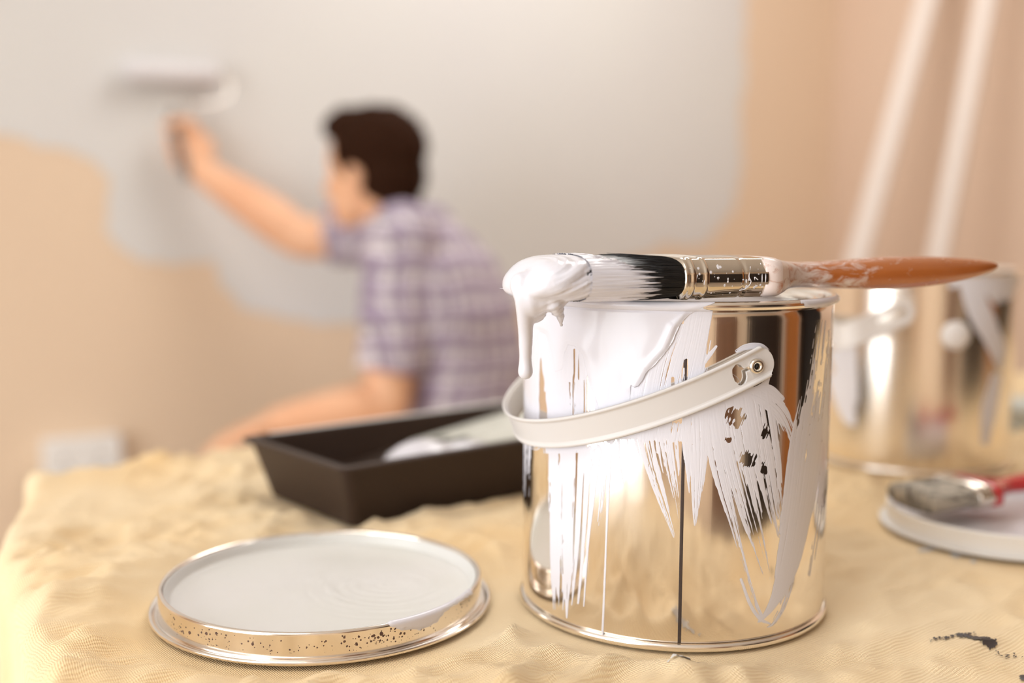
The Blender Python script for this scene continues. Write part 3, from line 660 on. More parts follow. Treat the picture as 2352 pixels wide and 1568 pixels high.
SHEET = [(1170, 640), (1645, 660), (1640, 694), (1612, 703), (1584, 722), (1560, 748), (1547, 778), (1534, 802), (1512, 824), (1492, 848), (1480, 870), (1469, 889), (1457, 891), (1450, 884), (1444, 935), (1428, 990), (1400, 990),
         (1376, 940), (1354, 880), (1340, 822), (1322, 796), (1306, 792), (1298, 812), (1290, 846), (1277, 850), (1267, 800), (1254, 768), (1240, 760), (1226, 790), (1212, 815), (1170, 815)]
def coat_of_can():
    na, nz = 1350, 680
    A = np.linspace(math.radians(-86), math.radians(88), na); Z = np.concatenate([np.linspace(.0035, H - .0048, nz - 40), np.linspace(H - .0046, H - .00004, 40)])
    AA, ZZ = np.meshgrid(A, Z, indexing='ij'); RR = can_r(ZZ)
    base = np.stack([RR * np.sin(AA), -RR * np.cos(AA), ZZ], -1)
    px, py = project(base + np.array([CAN1[0], CAN1[1], 0]))
    f = np.full(px.shape, -3.0)
    for i, s in enumerate(STROKES): f = np.maximum(f, stroke_field(px, py, s, 20 + i * 7))
    streak = vnoise(px / 3.0, py / 70, 2)
    for g in DRY: f = np.minimum(f, .9 - 1.5 * np.clip((line_field(px, py, g) + 6) / 12, 0, 1) * sstep(.42, .6, vnoise(px / 3.2, py / 90, 5) * .6 + .4 * vnoise(px / 7, py / 60, 6)) )
    for g in GAPS: f = np.minimum(f, -(line_field(px, py, g) + (vnoise(px / 4, py / 20, 8) - .5) * 3) / 6)
    for k, (x, y, a, b) in enumerate(DABS):
        d = 1 - np.hypot((px - x) / a, (py - y) / b); n = .6 * vnoise((px + py * .4) / 2.4, (py - px * .3) / 26, 60 + k) + .4 * vnoise(px / 9, py / 9, 70 + k)
        f = np.where(d > -.2, np.minimum(f, .35 - 1.3 * sstep(.0, .4, d + (n - .5) * 1.9)), f)
    h = .00005 * sstep(0, .3, f) + .00005 * np.clip(f, 0, 1)
    # the wet sheet that ran over the rim
    sd = poly_sdf(px, py, SHEET) + (vnoise(px / 26, py / 26, 31) - .5) * 7
    low = sstep(850, 700, py)
    hs = .0008 * sstep(0, 12, sd) * (.04 + .96 * low)
    rightedge = [(1640, 694, 0), (1584, 722, 0), (1556, 752, 0), (1534, 802, 0), (1492, 848, 0), (1469, 887, 0)]
    dr = -line_field(px, py, rightedge); hs += .0010 * np.exp(-((dr - 8) / 8.5) ** 2) * (sd > 0) * sstep(690, 760, py)
    for (x, y, a, b, k) in ((1332, 800, 26, 34, .00055), (1472, 830, 26, 36, .0007), (1500, 780, 30, 40, .0003), (1262, 800, 14, 60, .0005), (1405, 860, 20, 40, .0003), (1380, 760, 20, 60, .00015), (1455, 740, 22, 60, .00015)):
        hs += k * np.exp(-((px - x) / a) ** 2 - ((py - y) / b) ** 2) * (sd > 0)
    hs *= (sd > 0)
    rimk = sstep(H - .006, H - .004, ZZ); hs *= (1 - .55 * rimk)
    # patch on the right of the rim
    patch = poly_sdf(px, py, [(1836, 690), (1850, 703), (1870, 708), (1890, 706), (1906, 703), (1918, 695), (1935, 690), (1935, 660), (1860, 675)]) + (vnoise(px / 7, py / 7, 33) - .5) * 5
    fs_ = np.maximum(sd, patch) / 6
    F = np.maximum(f, fs_); h = np.maximum(h * (1 - sstep(0, 10, sd)), hs + (sd > 0) * .0002); h = np.maximum(h, .0004 * sstep(0, 5, patch))
    nrm = np.stack([np.sin(AA), -np.cos(AA), np.zeros_like(AA)], -1)
    P = base + nrm * (h + .00006)[..., None]
    return P, F, sd
P_, F_, sd_ = coat_of_can()
wet = np.minimum(F_, sd_ / 6); 
V_, T_ = iso_clip(P_, F_)
link('paint_coat', mesh_np('paint_coat', V_, T_), M['paint'], can, 'white paint run and brush marks on the wall')

# strap handle
PIV = on_can(1729, 839)
def strap(root, piv_phi, piv_z, drop, Lx, a_end0, a_end1, slot=True, out=0.0022, hang=1.0):
    a = np.array([math.sin(piv_phi), -math.cos(piv_phi), 0.0])               # pivot axis
    p = np.array([-math.cos(piv_phi), -math.sin(piv_phi), 0.0]); p = p if p @ np.array([0, -1, 0]) > 0 or True else -p
    Ra = R + out; ct = math.sqrt(max(Lx * Lx - drop * drop, 0)) / Lx; st = drop / Lx
    d = p * ct - np.array([0, 0, 1.0]) * st; nrm = p * st + np.array([0, 0, 1.0]) * ct
    ns, nw = 1300, 45
    s = np.linspace(a_end0, a_end1, ns); w = np.linspace(-1, 1, nw)
    path = a[None] * (Ra * np.cos(s))[:, None] + d[None] * (Lx * np.sin(s))[:, None]
    # beyond the pivots the ends run straight on
    path = np.where((s < 0)[:, None], a * Ra + d * (Lx * s)[:, None], path)
    path = np.where((s > np.pi)[:, None], -a * Ra - d * (Lx * (s - np.pi))[:, None], path)
    tan = np.gradient(path, axis=0); tan /= np.linalg.norm(tan, axis=1)[:, None]
    out_n = np.cross(tan, nrm[None]); flip = np.sign((out_n * path).sum(1)); flip[flip == 0] = 1; out_n *= flip[:, None]
    hw = .0078
    lip = .0011 * np.exp(-((np.abs(w) - .93) / .09) ** 2) + .0002 * np.exp(-((np.abs(w) - .78) / .05) ** 2)
    P = path[:, None] + nrm[None, None] * (w * hw)[None, :, None] + out_n[:, None] * lip[None, :, None] + np.array([0, 0, piv_z])
    arc_len = np.r_[0, np.cumsum(np.linalg.norm(np.diff(path, axis=0), axis=1))]
    i0 = np.argmin(np.abs(s)); i1 = np.argmin(np.abs(s - np.pi)); L0 = arc_len - arc_len[i0]; L1 = arc_len - arc_len[i1]
    LL = np.repeat(L0[:, None], nw, 1); WW = np.repeat((w * hw)[None], ns, 0)
    F = np.full(LL.shape, 1.0)
    def cap(L):
        c = .0; return np.where(L < c, hw + .0006 - np.hypot((L - c) * 1.0, WW), 1.0)
    F = np.minimum(F, cap(LL + .0015)); F = np.minimum(F, cap(-(np.repeat(L1[:, None], nw, 1)) + .0015))
    if slot:
        F = np.minimum(F, np.hypot(LL, WW) - .0026)
        ell = np.hypot((LL - .0090) / 1.0, (WW + .0002) / 1.55) - .0034; ell = ell + (vnoise(LL * 700, WW * 700, 3) - .5) * .0004
        F = np.minimum(F, ell)
        F = np.minimum(F, np.maximum(np.abs(WW - .0006) - .0010, np.maximum(LL - .008, -LL)))
    V, T = iso_clip(P, F)
    o = link('strap', mesh_np('strap', V, T), M['white_plastic'], root, 'white plastic strap handle')
    sm = o.modifiers.new('thick', 'SOLIDIFY'); sm.thickness = .0014; sm.offset = 0.0
    return a, Ra
a_, Ra_ = strap(can, PIV[0], PIV[1], .040, .0985, -.10, math.pi + .10)
def rivet(root, a, zc, Ra, r=.0038, sgn=1):
    prof = [(.0016, -.004), (.0016, .0008), (.0022, .0013), (.0030, .0012), (.0036, .0006), (.0038, -.0002), (.0036, -.004)]
    prof = [(x * r / .0038, z) for x, z in prof]
    V, F = lathe(prof, 32); ax = np.array(a) * sgn; up = np.array([0, 0, 1.0]); sd = np.cross(up, ax)
    V = [tuple(ax * (Ra + z) + sd * x + up * y + np.array([0, 0, zc])) for x, y, z in V]
    ri = link('rivet', MB().add(V, F).mesh('rivet'), M['steel'], root, 'hollow steel rivet holding the handle')
    V, F = ball(ax * (Ra - .002) + np.array([0, 0, zc]), sd * .0017, up * .0017, ax * .0012); link('hollow', MB().add(V, F).mesh('hollow'), M['bristle'], ri)
rivet(can, a_, PIV[1], Ra_ + .0012); rivet(can, a_, PIV[1], Ra_ + .0012, sgn=-1)

# second tin
can2 = thing('paint_can', 'second open paint tin standing behind at the right, white button on its side', 'paint tin', W(*CAN2, 0))
tin_parts(can2, M['tin_far'])
def can2_coat():
    na, nz = 260, 160
    A = np.linspace(math.radians(-88), math.radians(88), na); Z = np.linspace(.004, H - .00005, nz); AA, ZZ = np.meshgrid(A, Z, indexing='ij'); RR = can_r(ZZ)
    base = np.stack([RR * np.sin(AA), -RR * np.cos(AA), ZZ], -1); px, py = project(base + np.array([CAN2[0], CAN2[1], 0]))
    f = np.full(px.shape, -3.0)
    for i, s in enumerate([[(2225, 640, 30, 1), (2250, 720, 34, 1), (2285, 790, 26, .9), (2300, 850, 12, .4)], [(2290, 640, 50, 1.1), (2310, 690, 34, .6)], [(2290, 860, 16, .7), (2272, 940, 22, .8), (2262, 1020, 14, .5)],
                           [(1935, 800, 40, 1.1), (1950, 880, 24, 1.0), (1960, 960, 12, .8)], [(1920, 860, 24, 1.1), (1942, 950, 14, 1), (1962, 975, 8, .8)]]): f = np.maximum(f, stroke_field(px, py, s, 300 + 9 * i))
    rimb = 14 - np.abs(py - 645) + (vnoise(px / 20, py / 20, 77) - .5) * 16; f = np.maximum(f, np.where((px > 2180), rimb / 10, -3))
    nrm = np.stack([np.sin(AA), -np.cos(AA), 0 * AA], -1); V, T = iso_clip(base + nrm * (.0002 + .0003 * sstep(0, .4, f))[..., None], f)
    link('paint_coat', mesh_np('paint_coat', V, T), M['paint_dry'], can2, 'dried white paint streaks')
can2_coat()
def on_can2(x, y):
    r = px_ray(x, y); o = np.array([-CAN2[0], -CAN2[1]]); d = r[:2]; a, b, c = d @ d, 2 * o @ d, o @ o - R * R
    t = (-b - math.sqrt(max(b * b - 4 * a * c, 0))) / (2 * a); p = o + d * t; return math.atan2(p[0], -p[1]), CAM_H + r[2] * t
ph2, z2 = on_can2(2195, 770); ax2 = np.array([math.sin(ph2), -math.cos(ph2), 0])
V, F = lathe([(0, .006), (.006, .0058), (.0108, .004), (.0118, .0015), (.0118, -.001), (0, -.001)], 32); sd2 = np.cross([0, 0, 1.0], ax2)
link('button', MB().add([tuple(ax2 * (R + z) + sd2 * x + np.array([0, 0, 1.0]) * y + np.array([0, 0, z2])) for x, y, z in V], F).mesh('button'), M['white_plastic_lit'], can2, 'round white handle button')
def free_handle():              # the handle is hooked only at the hidden left side; its slotted end stands off in front
    e = PD(2098, 706, CAN2[1] - R - .020) - np.array([*CAN2, 0]); m_ = PD(1935, 772, CAN2[1] - R - .012) - np.array([*CAN2, 0])
    b0 = np.array([-(R + .004), -.03, .118]); pts = spline([np.array([-(R + .002), .035, .118]), b0, m_, (m_ + e) / 2 + np.array([0, -.004, 0]), e], 140)
    tan = np.gradient(pts, axis=0); tan /= np.linalg.norm(tan, axis=1)[:, None]; out_n = np.cross(tan, [0, 0, 1.0]); out_n /= np.linalg.norm(out_n, axis=1)[:, None]; wd = np.cross(out_n, tan)
    w = np.linspace(-1, 1, 25); hw = .0098; lip = .0011 * np.exp(-((np.abs(w) - .93) / .09) ** 2)
    P = pts[:, None] + wd[:, None] * (w * hw)[None, :, None] + out_n[:, None] * lip[None, :, None]
    L_ = np.r_[0, np.cumsum(np.linalg.norm(np.diff(pts, axis=0), axis=1))]; L_ = L_[-1] - L_; LL = np.repeat(L_[:, None], 25, 1); WW = np.repeat((w * hw)[None], 140, 0)
    F = np.where(LL < hw, hw - np.hypot(LL - hw, WW), 1.0)
    F = np.minimum(F, np.hypot(np.maximum(np.abs(LL - .018) - .0085, 0), WW) - .0040)
    V, T = iso_clip(P, F); o = link('strap', mesh_np('strap', V, T), M['white_plastic_lit'], can2, 'white strap handle unhooked at its slotted end')
    sm = o.modifiers.new('thick', 'SOLIDIFY'); sm.thickness = .0016; sm.offset = 0
free_handle()

# ------------------------------------------------------------------ lids
def lid(root, k, tin, plate_paint):
    prof = [(.0905 * k, .0012)] + arc(.0903 * k, .0022, .0012, -90, 110, 8) + [(.0885 * k, .0026), (.0875 * k, .0014), (.0868 * k, .0016), (.0864 * k, .0035), (.0862 * k, .0135)] + arc(.0848 * k, .0139, .0014, 0, 180, 8) + [(.0833 * k, .0085), (.0828 * k, .0068), (.04 * k, .0064), (.0005, .0064)]
    link('plate', MB().add(*lathe(prof, 192)).mesh('plate'), tin, root)
lid1 = thing('can_lid', 'upturned silver tin lid full of white paint at front left', 'lid', W(*LID1, 0))
lid(lid1, 1.0, M['lid_tin'], True)
def lid_puddle(root, k, m, seed, name='paint_puddle'):
    n, a = 70, 200; rr = np.concatenate([np.linspace(.0, .0805, n - 14), np.linspace(.0808, .0833, 14)]); th = np.linspace(0, 2 * np.pi, a)
    RR, TT = np.meshgrid(rr, th, indexing='ij'); X, Y = RR * np.cos(TT), RR * np.sin(TT)
    men = sstep(.0800, .0832, RR); climb = .0064 * np.clip(.75 + .75 * vnoise(np.cos(TT) * 3 + 9, np.sin(TT) * 3 + 9, seed) + .25 * vnoise(np.cos(TT) * 14 + 9, np.sin(TT) * 14 + 9, seed + 1) - .15 * (np.sin(TT) < -.2), .1, 1.0)
    ang = np.arctan2(Y - .012, X - .03); rad = np.hypot(X - .035, Y - .005)
    sw = vnoise(rad * 420, ang * 1.6 + 8, seed + 2) * sstep(.075, .03, rad) * (X > -.03)
    Z = .0072 + .0005 * sw + .00015 * vnoise(X * 300, Y * 120, seed + 3) + .0006 * vnoise(X * 25, Y * 25, seed + 4) + men * climb
    P = np.stack([X * k, Y * k, Z], -1).reshape(-1, 3)
    link(name, mesh_np(name, P, grid_faces(n, a)), m, root, 'pale wet paint inside the lid')
lid_puddle(lid1, 1.0, M['lid_paint'], 41)
def lid_run():
    na, n = 260, 60; A = np.linspace(math.radians(0), math.radians(80), na)
    prof = np.array([(.0862, .003), (.0862, .0135)] + arc(.0848, .0139, .0014, 0, 180, 8) + [(.0833, .0085)]); seg = np.r_[0, np.cumsum(np.hypot(*np.diff(prof, axis=0).T))]
    q = np.linspace(0, seg[-1], n); pr, pz = np.interp(q, seg, prof[:, 0]), np.interp(q, seg, prof[:, 1])
    AA, PR = np.meshgrid(A, pr, indexing='ij'); PZ_ = np.repeat(pz[None], na, 0)
    dr, dz = np.gradient(pr), np.gradient(pz); l = np.hypot(dr, dz); nr, nz_ = dz / l, -dr / l
    base = np.stack([PR * np.sin(AA), -PR * np.cos(AA), PZ_], -1); px, py = project(base + np.array([LID1[0], LID1[1], 0]))
    top = np.repeat((q > .0108)[None], na, 0)
    poly = [(880, 1425), (893, 1437), (920, 1446), (966, 1446), (1003, 1430), (1016, 1411), (1028, 1401), (1060, 1380), (1085, 1362), (1078, 1345), (1000, 1380), (940, 1400), (890, 1420)]
    f = poly_sdf(px, py, poly) + (vnoise(px / 8, py / 5, 5) - .5) * 5
    h = .0007 * sstep(0, 9, f) + .00008
    nn = np.stack([np.sin(AA) * nr, -np.cos(AA) * nr, np.repeat(nz_[None], na, 0)], -1)
    V, T = iso_clip(base + nn * h[..., None], f)
    link('paint_run', mesh_np('paint_run', V, T), M['paint'], lid1, 'wet paint spilling over the lid edge')
    # rusty specks on the outer wall
    rs = np.random.default_rng(5); mb = MB()
    for i in range(260):
        g = rs.random(); a = rs.uniform(-70, 70) if g < .5 else (rs.normal(27, 8) if g < .8 else rs.normal(-28, 12))
        z = rs.uniform(.0035, .0128); a = math.radians(a); r = abs(rs.normal(0, .00028)) + .00017
        c = np.array([.0863 * math.sin(a), -.0863 * math.cos(a), z]); t = np.array([math.cos(a), math.sin(a), 0]); o = np.array([math.sin(a), -math.cos(a), 0])
        V = [tuple(c + o * .0001)] + [tuple(c + t * r * math.cos(b) + np.array([0, 0, r * rs.uniform(.7, 1.3) * math.sin(b)])) for b in np.linspace(0, 2 * np.pi, 7)[:-1]]
        mb.add(V, [(0, 1 + j, 1 + (j + 1) % 6) for j in range(6)])
    link('specks', mb.mesh('specks', False), M['lid_speck'], lid1, 'rusty brown specks', 'stuff')
lid_run()
lid2 = thing('can_lid', 'upturned paint covered lid at the right edge, red handled brush on it', 'lid', W(*LID2, 0))
lid(lid2, .88, M['white_trim'], True); lid_puddle(lid2, .88, M['paint_dry'], 47)

# ------------------------------------------------------------------ brushes
def stadium(x, hw, ht, zc, k=64, p=2.6):
    out = []
    for q in np.linspace(0, 2 * np.pi, k, endpoint=False):
        c, s = math.cos(q), math.sin(q); f = (abs(c) ** p + abs(s) ** p) ** (-1 / p)
        out.append(np.array([x, hw * f * c, zc + ht * f * s]))
    return out
def round_bar(x, hw, ht, zc, k=64):                # flat faces, half-round edges
    out = []; fl_ = max(hw - ht, 0)
    for q in np.linspace(0, 2 * np.pi, k, endpoint=False):
        c, s = math.cos(q), math.sin(q); out.append(np.array([x, ht * c + (fl_ if c >= 0 else -fl_) * min(1, abs(c) * 3), zc + ht * s]))
    return out
FX = .0787                      # where the ferrule begins
def brush(root, hmat, bmat, ht=.0101, hw=.029, wet=True, fl=.0451, bs=.028):
    zc = ht; xe = FX + fl; sh = fl - .0451
    # ferrule: a steel band with two beads and a crimp
    rings = []
    for x in np.linspace(FX, xe, 100):
        e = .0006 * math.exp(-((x - FX - .0040) / .0009) ** 2) + .0006 * math.exp(-((x - FX - .0110) / .0009) ** 2) - .0004 * math.exp(-((x - FX - .0320) / .0012) ** 2) + .0003 * math.exp(-((x - FX - .0010) / .0007) ** 2)
        rings.append(round_bar(x, hw + e, ht + e, zc))
    link('ferrule', MB().add(*loft(rings)).mesh('ferrule'), M['ferrule'], root, 'steel ferrule with two beads')
    # handle: square block at the ferrule, sloped shoulders, waist, swelling grip, blunt point
    block = [(xe - .0015, hw * .985, ht * .97, 0), (xe + .0080, hw * .985, ht * .97, 0), (xe + .0086, hw * .970, ht * .955, 0)]
    rows = [(xe + .0090, hw * .955, ht * .94, 0), (xe + .0150, hw * .78, ht * .85, 0), (xe + .0215, hw * .58, ht * .74, .0002), (xe + .0300, hw * .43, ht * .655, .0002), (xe + .0415, hw * .37, ht * .645, 0), (.1900 + sh, hw * .41, ht * .74, 0),
            (.2100 + sh, hw * .46, ht * .83, .0003), (.2300 + sh, hw * .46, ht * .83, .0006), (.2500 + sh, hw * .41, ht * .74, .0013), (.2700 + sh, hw * .30, ht * .55, .0022), (.2830 + sh, hw * .18, ht * .34, .0030), (.2885 + sh, hw * .10, ht * .18, .0034), (.2900 + sh, hw * .04, ht * .06, .0035)]
    rings = [stadium(r[0], r[1], r[2], zc + r[3], 64, 5.0) for r in block]
    for r in spline(rows, 80): rings.append(stadium(r[0], max(r[1], .0005), max(r[2], .0004), zc + r[3], 64, 5.0 - 2.8 * min(1, (r[0] - xe - .009) / .030)))
    link('handle', MB().add(*loft(rings)).mesh('handle'), hmat, root)
    # bristles: packed body plus single hairs
    def env(x): # half width, half thickness, centre height of the packed hair
        t = np.clip((FX + .001 - x) / .09, 0, 1); return hw * (.97 + .05 * np.sin(t * 2.2)), ht * (.96 + .05 * np.sin(np.clip(t * 1.5, 0, 1) * 2.6)) * (1 - .25 * sstep(.7, 1, t)), zc + .0003 * np.sin(t * 3)
    rings = []
    k = 220; rs = np.random.default_rng(3)
    for x in np.linspace(FX + .002, bs, 40):
        a, b, c = env(x); g = stadium(x, a, b, c, k, 2.8)
        nn = vnoise(np.arange(k) / 1.6, np.full(k, x * 26), 2); g = [np.array([x, p[1] * (1 - .02 * n), c + (p[2] - c) * (1 - .09 * n)]) for p, n in zip(g, nn)]
        rings.append(g)
    mb = MB().add(*loft(rings))
    if wet:
        for i in range(1100):
            q = rs.uniform(0, 2 * np.pi); x0, x1 = FX + .002, rs.uniform(.050, .066); pts = []
            rise = abs(rs.normal(0, .00028)); dq = rs.normal(0, .03)
            for j in range(5):
                t = j / 4; x = x0 + (x1 - x0) * t; a, b, c = env(x); qq = q + dq * t
                cc, ss = math.cos(qq), math.sin(qq); f = (abs(cc) ** 2.8 + abs(ss) ** 2.8) ** (-1 / 2.8)
                e = .0001 + rise * t; pts.append(np.array([x, (a + e) * f * cc, c + (b + e) * f * ss]))
            mb.add(*tube(pts, [.00012] * 4 + [.00004], 3, None, False))
    link('bristles', mb.mesh('bristles'), bmat, root, None, 'stuff')
    return env, zc
B0 = np.array([-.0022, .498]); B1 = np.array([.2647, .592]); BS = .283 / .29; BA = math.atan2(*(B1 - B0)[::-1])
br = thing('paintbrush', 'paint loaded brush with orange wooden handle lying across the front tin', 'paintbrush', W(B0[0], B0[1], H + .0006), BA - YAW)
br.scale = (BS, 1, 1)
env, zc_ = brush(br, M['beech'], M['bristle'])
def uvz_to_loc(p):
    c, s = math.cos(BA), math.sin(BA); d = np.asarray(p, float)[:2] - B0; return np.array([(d[0] * c + d[1] * s) / BS, -d[0] * s + d[1] * c, p[2] - H - .0006])
def brush_paint():
    # thick white load on the tip with the runs that fall from it
    mb = MB(); rings = []
    rows = [(.0030, .012, .0014, .0052), (.0040, .018, .0034, .0056), (.0062, .0235, .0058, .0070), (.011, .0275, .0088, .0092), (.017, .0294, .0102, .0100), (.024, .0298, .0106, .0102), (.031, .0296, .0106, .0102), (.040, .0292, .0103, .0102), (.047, .0284, .0096, .0102), (.052, .026, .0082, .0102)]
    for r in spline(rows, 60): rings.append(stadium(r[0], r[1], r[2], r[3], 72, 2.7))
    mb.add(*loft(rings))
    def drip(pts, rad): mb.add(*tube([uvz_to_loc(PD(x, y, d)) for x, y, d in pts], rad, 12, 30))
    drip([(1200, 655, .491), (1205, 690, .490), (1207, 760, .499), (1207, 820, .503), (1207, 852, .504)], [.0060, .0046, .0036, .0034, .0040])
    drip([(1216, 650, .492), (1222, 690, .490), (1230, 728, .500)], [.0062, .0058, .0030])
    drip([(1240, 655, .491), (1243, 690, .490), (1240, 724, .500)], [.0062, .0050, .0026])
    drip([(1262, 660, .492), (1272, 695, .490), (1286, 722, .500), (1289, 748, .506)], [.0062, .0044, .0024, .0010])
    drip([(1205, 668, .491), (1235, 678, .492), (1262, 680, .492), (1288, 684, .493)], [.006, .0065, .006, .0045])
    drip([(1208, 690, .492), (1235, 696, .494), (1258, 692, .494), (1280, 690, .494)], [.004, .0045, .004, .003])
    me = fused('paint_load', mb, .0009, 6, .55)
    def dis(co, no):
        x, y, z = co.T; s = z * 1.0 - x * .55 - y * .1; t = x + z * .5
        front = sstep(.005, -.012, y) * sstep(.008, .018, x)
        g = vnoise(s * 1500, t * 60, 4) * .6 + vnoise(s * 600, t * 40, 5) * .4
        return front * (g - .5) * .0020 + .0006 * (vnoise(x * 90, z * 90, 6) - .5)
    displace(me, dis)
    link('paint_load', me, M['paint'], br, 'thick white wet paint dripping from the bristle tips')
    link('stray_bristle', MB().add(*tube([uvz_to_loc(PD(x, y, d)) for x, y, d in ((1148, 662, .505), (1160, 663, .505), (1180, 664, .504))], [.00008, .00012, .00012], 6, 8)).mesh('stray_bristle'), M['paint'], br, 'single stray hair at the tip')
    # combed paint reaching up the hairs
    nx, nq = 240, 460; xs = np.linspace(.030, FX - .0002, nx); qs = np.linspace(0, 2 * np.pi, nq); XX, QQ = np.meshgrid(xs, qs, indexing='ij')
    a, b, c = env(XX); cc, ss = np.cos(QQ), np.sin(QQ); f = (np.abs(cc) ** 2.8 + np.abs(ss) ** 2.8) ** (-1 / 2.8)
    up = sstep(.25, .95, ss)                      # the upper edge stays blacker
    n = .45 * vnoise(QQ * 38, XX * 60, 3) + .35 * vnoise(QQ * 16, XX * 40, 4) + .2 * vnoise(QQ * 80, XX * 90, 5); n = np.clip((n - .5) * 2 + .5, 0, 1)
    F = (.0605 - .022 * up - XX) / .014 + .60 - n * 1.2 - .15 * up * sstep(.036, .05, XX)
    hgt = .00055 * sstep(0, .5, F) + .0004 * (vnoise(QQ * 45, XX * 90, 7)) * sstep(0, .3, F) + .00022
    P = np.stack([XX, (a + hgt) * f * cc, c + (b + hgt) * f * ss], -1)
    V, T = iso_clip(P, F); link('paint_streaks', mesh_np('paint_streaks', V, T), M['paint'], br, 'white paint combed along the black bristles')
    # splashes on the ferrule
    mb = MB(); rs = np.random.default_rng(9); ht, hw = .0101, .029
    def on_f(x, z): return np.array([x, -(hw - ht) - math.sqrt(max(ht * ht - (z - ht) ** 2, 0)), z])
    for i in range(46):
        x = rs.uniform(FX + .002, FX + .043); z = rs.uniform(.0015, .0165); r = abs(rs.normal(0, .00022)) + .00008
        p = on_f(x, z); n_ = np.array([0, p[1] + hw - ht, z - ht]); n_ /= np.linalg.norm(n_) + 1e-9; t_ = np.cross([1.0, 0, 0], n_)
        mb.add(*ball(p, np.array([r * rs.uniform(.8, 1.8), 0, 0]), t_ * r * rs.uniform(.8, 2.2), n_ * .00008, 8, 5))
    for line in ([(.1335, .0155), (.1318, .011), (.1332, .0085), (.1310, .0055), (.1275, .0045)], [(.1372, .0095), (.1352, .0105), (.1365, .006)], [(.1072, .013), (.1052, .0085), (.1068, .0035)], [(.1012, .012), (.1000, .008)], [(.1405, .017), (.1398, .010), (.1408, .003)], [(.1425, .0165), (.1420, .0095), (.1424, .002)], [(.0975, .015), (.0978, .003)]):
        mb.add(*tube([on_f(FX + (x - .0945) * .911, z) for x, z in line], [.00024] * len(line), 6, 20))
    link('paint_splash', mb.mesh('paint_splash'), M['paint_dry'], br, 'dried paint splashes on the ferrule', 'stuff')
brush_paint()

br2 = thing('paintbrush', 'old brush with red handle and stiff grey bristles lying on the right lid', 'paintbrush', W(.2441, .7009, .0150), 0)
brush(br2, M['red_paint'], M['grey_bristle'], .0100, .030, False, .016, .033)
br2.scale = (.8, .8, .8); br2.rotation_euler = (0, math.radians(-2.0), math.radians(20) - YAW)

# ------------------------------------------------------------------ roller tray
TA = math.radians(40.5); TL, TW, TH_ = .275, .136, .046
tray = thing('paint_tray', 'black plastic roller tray with pale paint on its ramp, left of the front tin', 'paint tray', W(-.1100, .699, 0), TA - YAW)
def rrect(x0, x1, y0, y1, z, r=.006, n=5):
    out = []
    for cx, cy, a0 in ((x1 - r, y1 - r, 0), (x0 + r, y1 - r, 90), (x0 + r, y0 + r, 180), (x1 - r, y0 + r, 270)):
        for i in range(n + 1):
            a = math.radians(a0 + 90 * i / n); px, py = cx + r * math.cos(a), cy + r * math.sin(a)
            out.append(np.array([px, py, z(px) if callable(z) else z]))
    return out
def t_floor(x): return .0045 + np.clip((x - .075) / .065, 0, 1) * .022 + np.clip((x - .14) / .11, 0, 1) * .013
rings = [rrect(.016, TL - .03, .012, TW - .012, 0), rrect(.012, TL - .02, .009, TW - .009, .0012), rrect(.0, TL, .0, TW, TH_ - .004), rrect(-.0045, TL + .0045, -.0045, TW + .0045, TH_ - .0035), rrect(-.005, TL + .005, -.005, TW + .005, TH_ - .001), rrect(-.004, TL + .004, -.004, TW + .004, TH_), rrect(.003, TL - .003, .003, TW - .003, TH_ - .0002), rrect(.0045, TL - .0045, .0045, TW - .0045, TH_ - .002),
         rrect(.014, TL - .014, .012, TW - .012, lambda x: t_floor(x) + .002), rrect(.016, TL - .016, .014, TW - .014, t_floor)]
for s in (.8, .55, .3, .1): rings.append([np.array([p[0], TW / 2 + (p[1] - TW / 2) * s, p[2]]) for p in rings[9]])
link('basin', MB().add(*loft(rings)).mesh('basin', True), M['black_plastic'], tray)
tray.children[0].data.polygons.foreach_set('use_smooth', np.zeros(len(tray.children[0].data.polygons), bool))
def tray_paint():
    nx, ny = 240, 150; xs = np.linspace(.02, TL - .016, nx); ys = np.linspace(.0125, TW - .0125, ny); X, Y = np.meshgrid(xs, ys, indexing='ij'); base = t_floor(X)
    coat = (.85 + .35 * sstep(.12, .2, X)) - (.5 * vnoise(X * 22, Y * 300, 3) + .5 * vnoise(X * 14, Y * 110, 4)) * 1.1 - .95 * np.exp(-((Y - .092) / .017) ** 2) * sstep(.24, .13, X) - 2 * sstep(.088, .070, X)
    z = base + .0004 + .0003 * sstep(0, .3, coat)
    V, T = iso_clip(np.stack([X, Y, z], -1), coat); link('paint_coat', mesh_np('paint_coat', V, T), mat('tray_paint', (.66, .66, .60), .35, vary=((30, 120, 30), (.50, .50, .44), .45, .75)), tray, 'thin pale paint rolled over the ramp')
    mb = MB(); mb.add(*ball((.098, .046, .014), (.036, 0, 0), (0, .036, 0), (0, 0, .031), 32, 18)); mb.add(*ball((.125, .034, .020), (.040, 0, 0), (0, .022, 0), (0, 0, .0225), 24, 14)); me = fused('paint_dollop', mb, .0018, 6)
    for v in me.vertices: v.co.z = max(v.co.z, float(t_floor(v.co.x)) + .0002)
    link('paint_dollop', me, M['paint'], tray, 'thick white dollop of paint in the well')
    # paint smeared along the far lip
    mb = MB(); mb.add(*tube([(.02, TW + .001, TH_ - .0002), (.12, TW + .001, TH_), (TL - .01, TW + .001, TH_)], [.003, .0042, .0042], 10, 30)); mb.V = [(x, y, TH_ - .0003 + (z - TH_) * .25) for x, y, z in mb.V]
    link('lip_paint', mb.mesh('lip_paint'), M['pale_smear'], tray, 'dried paint on the far lip')
tray_paint()

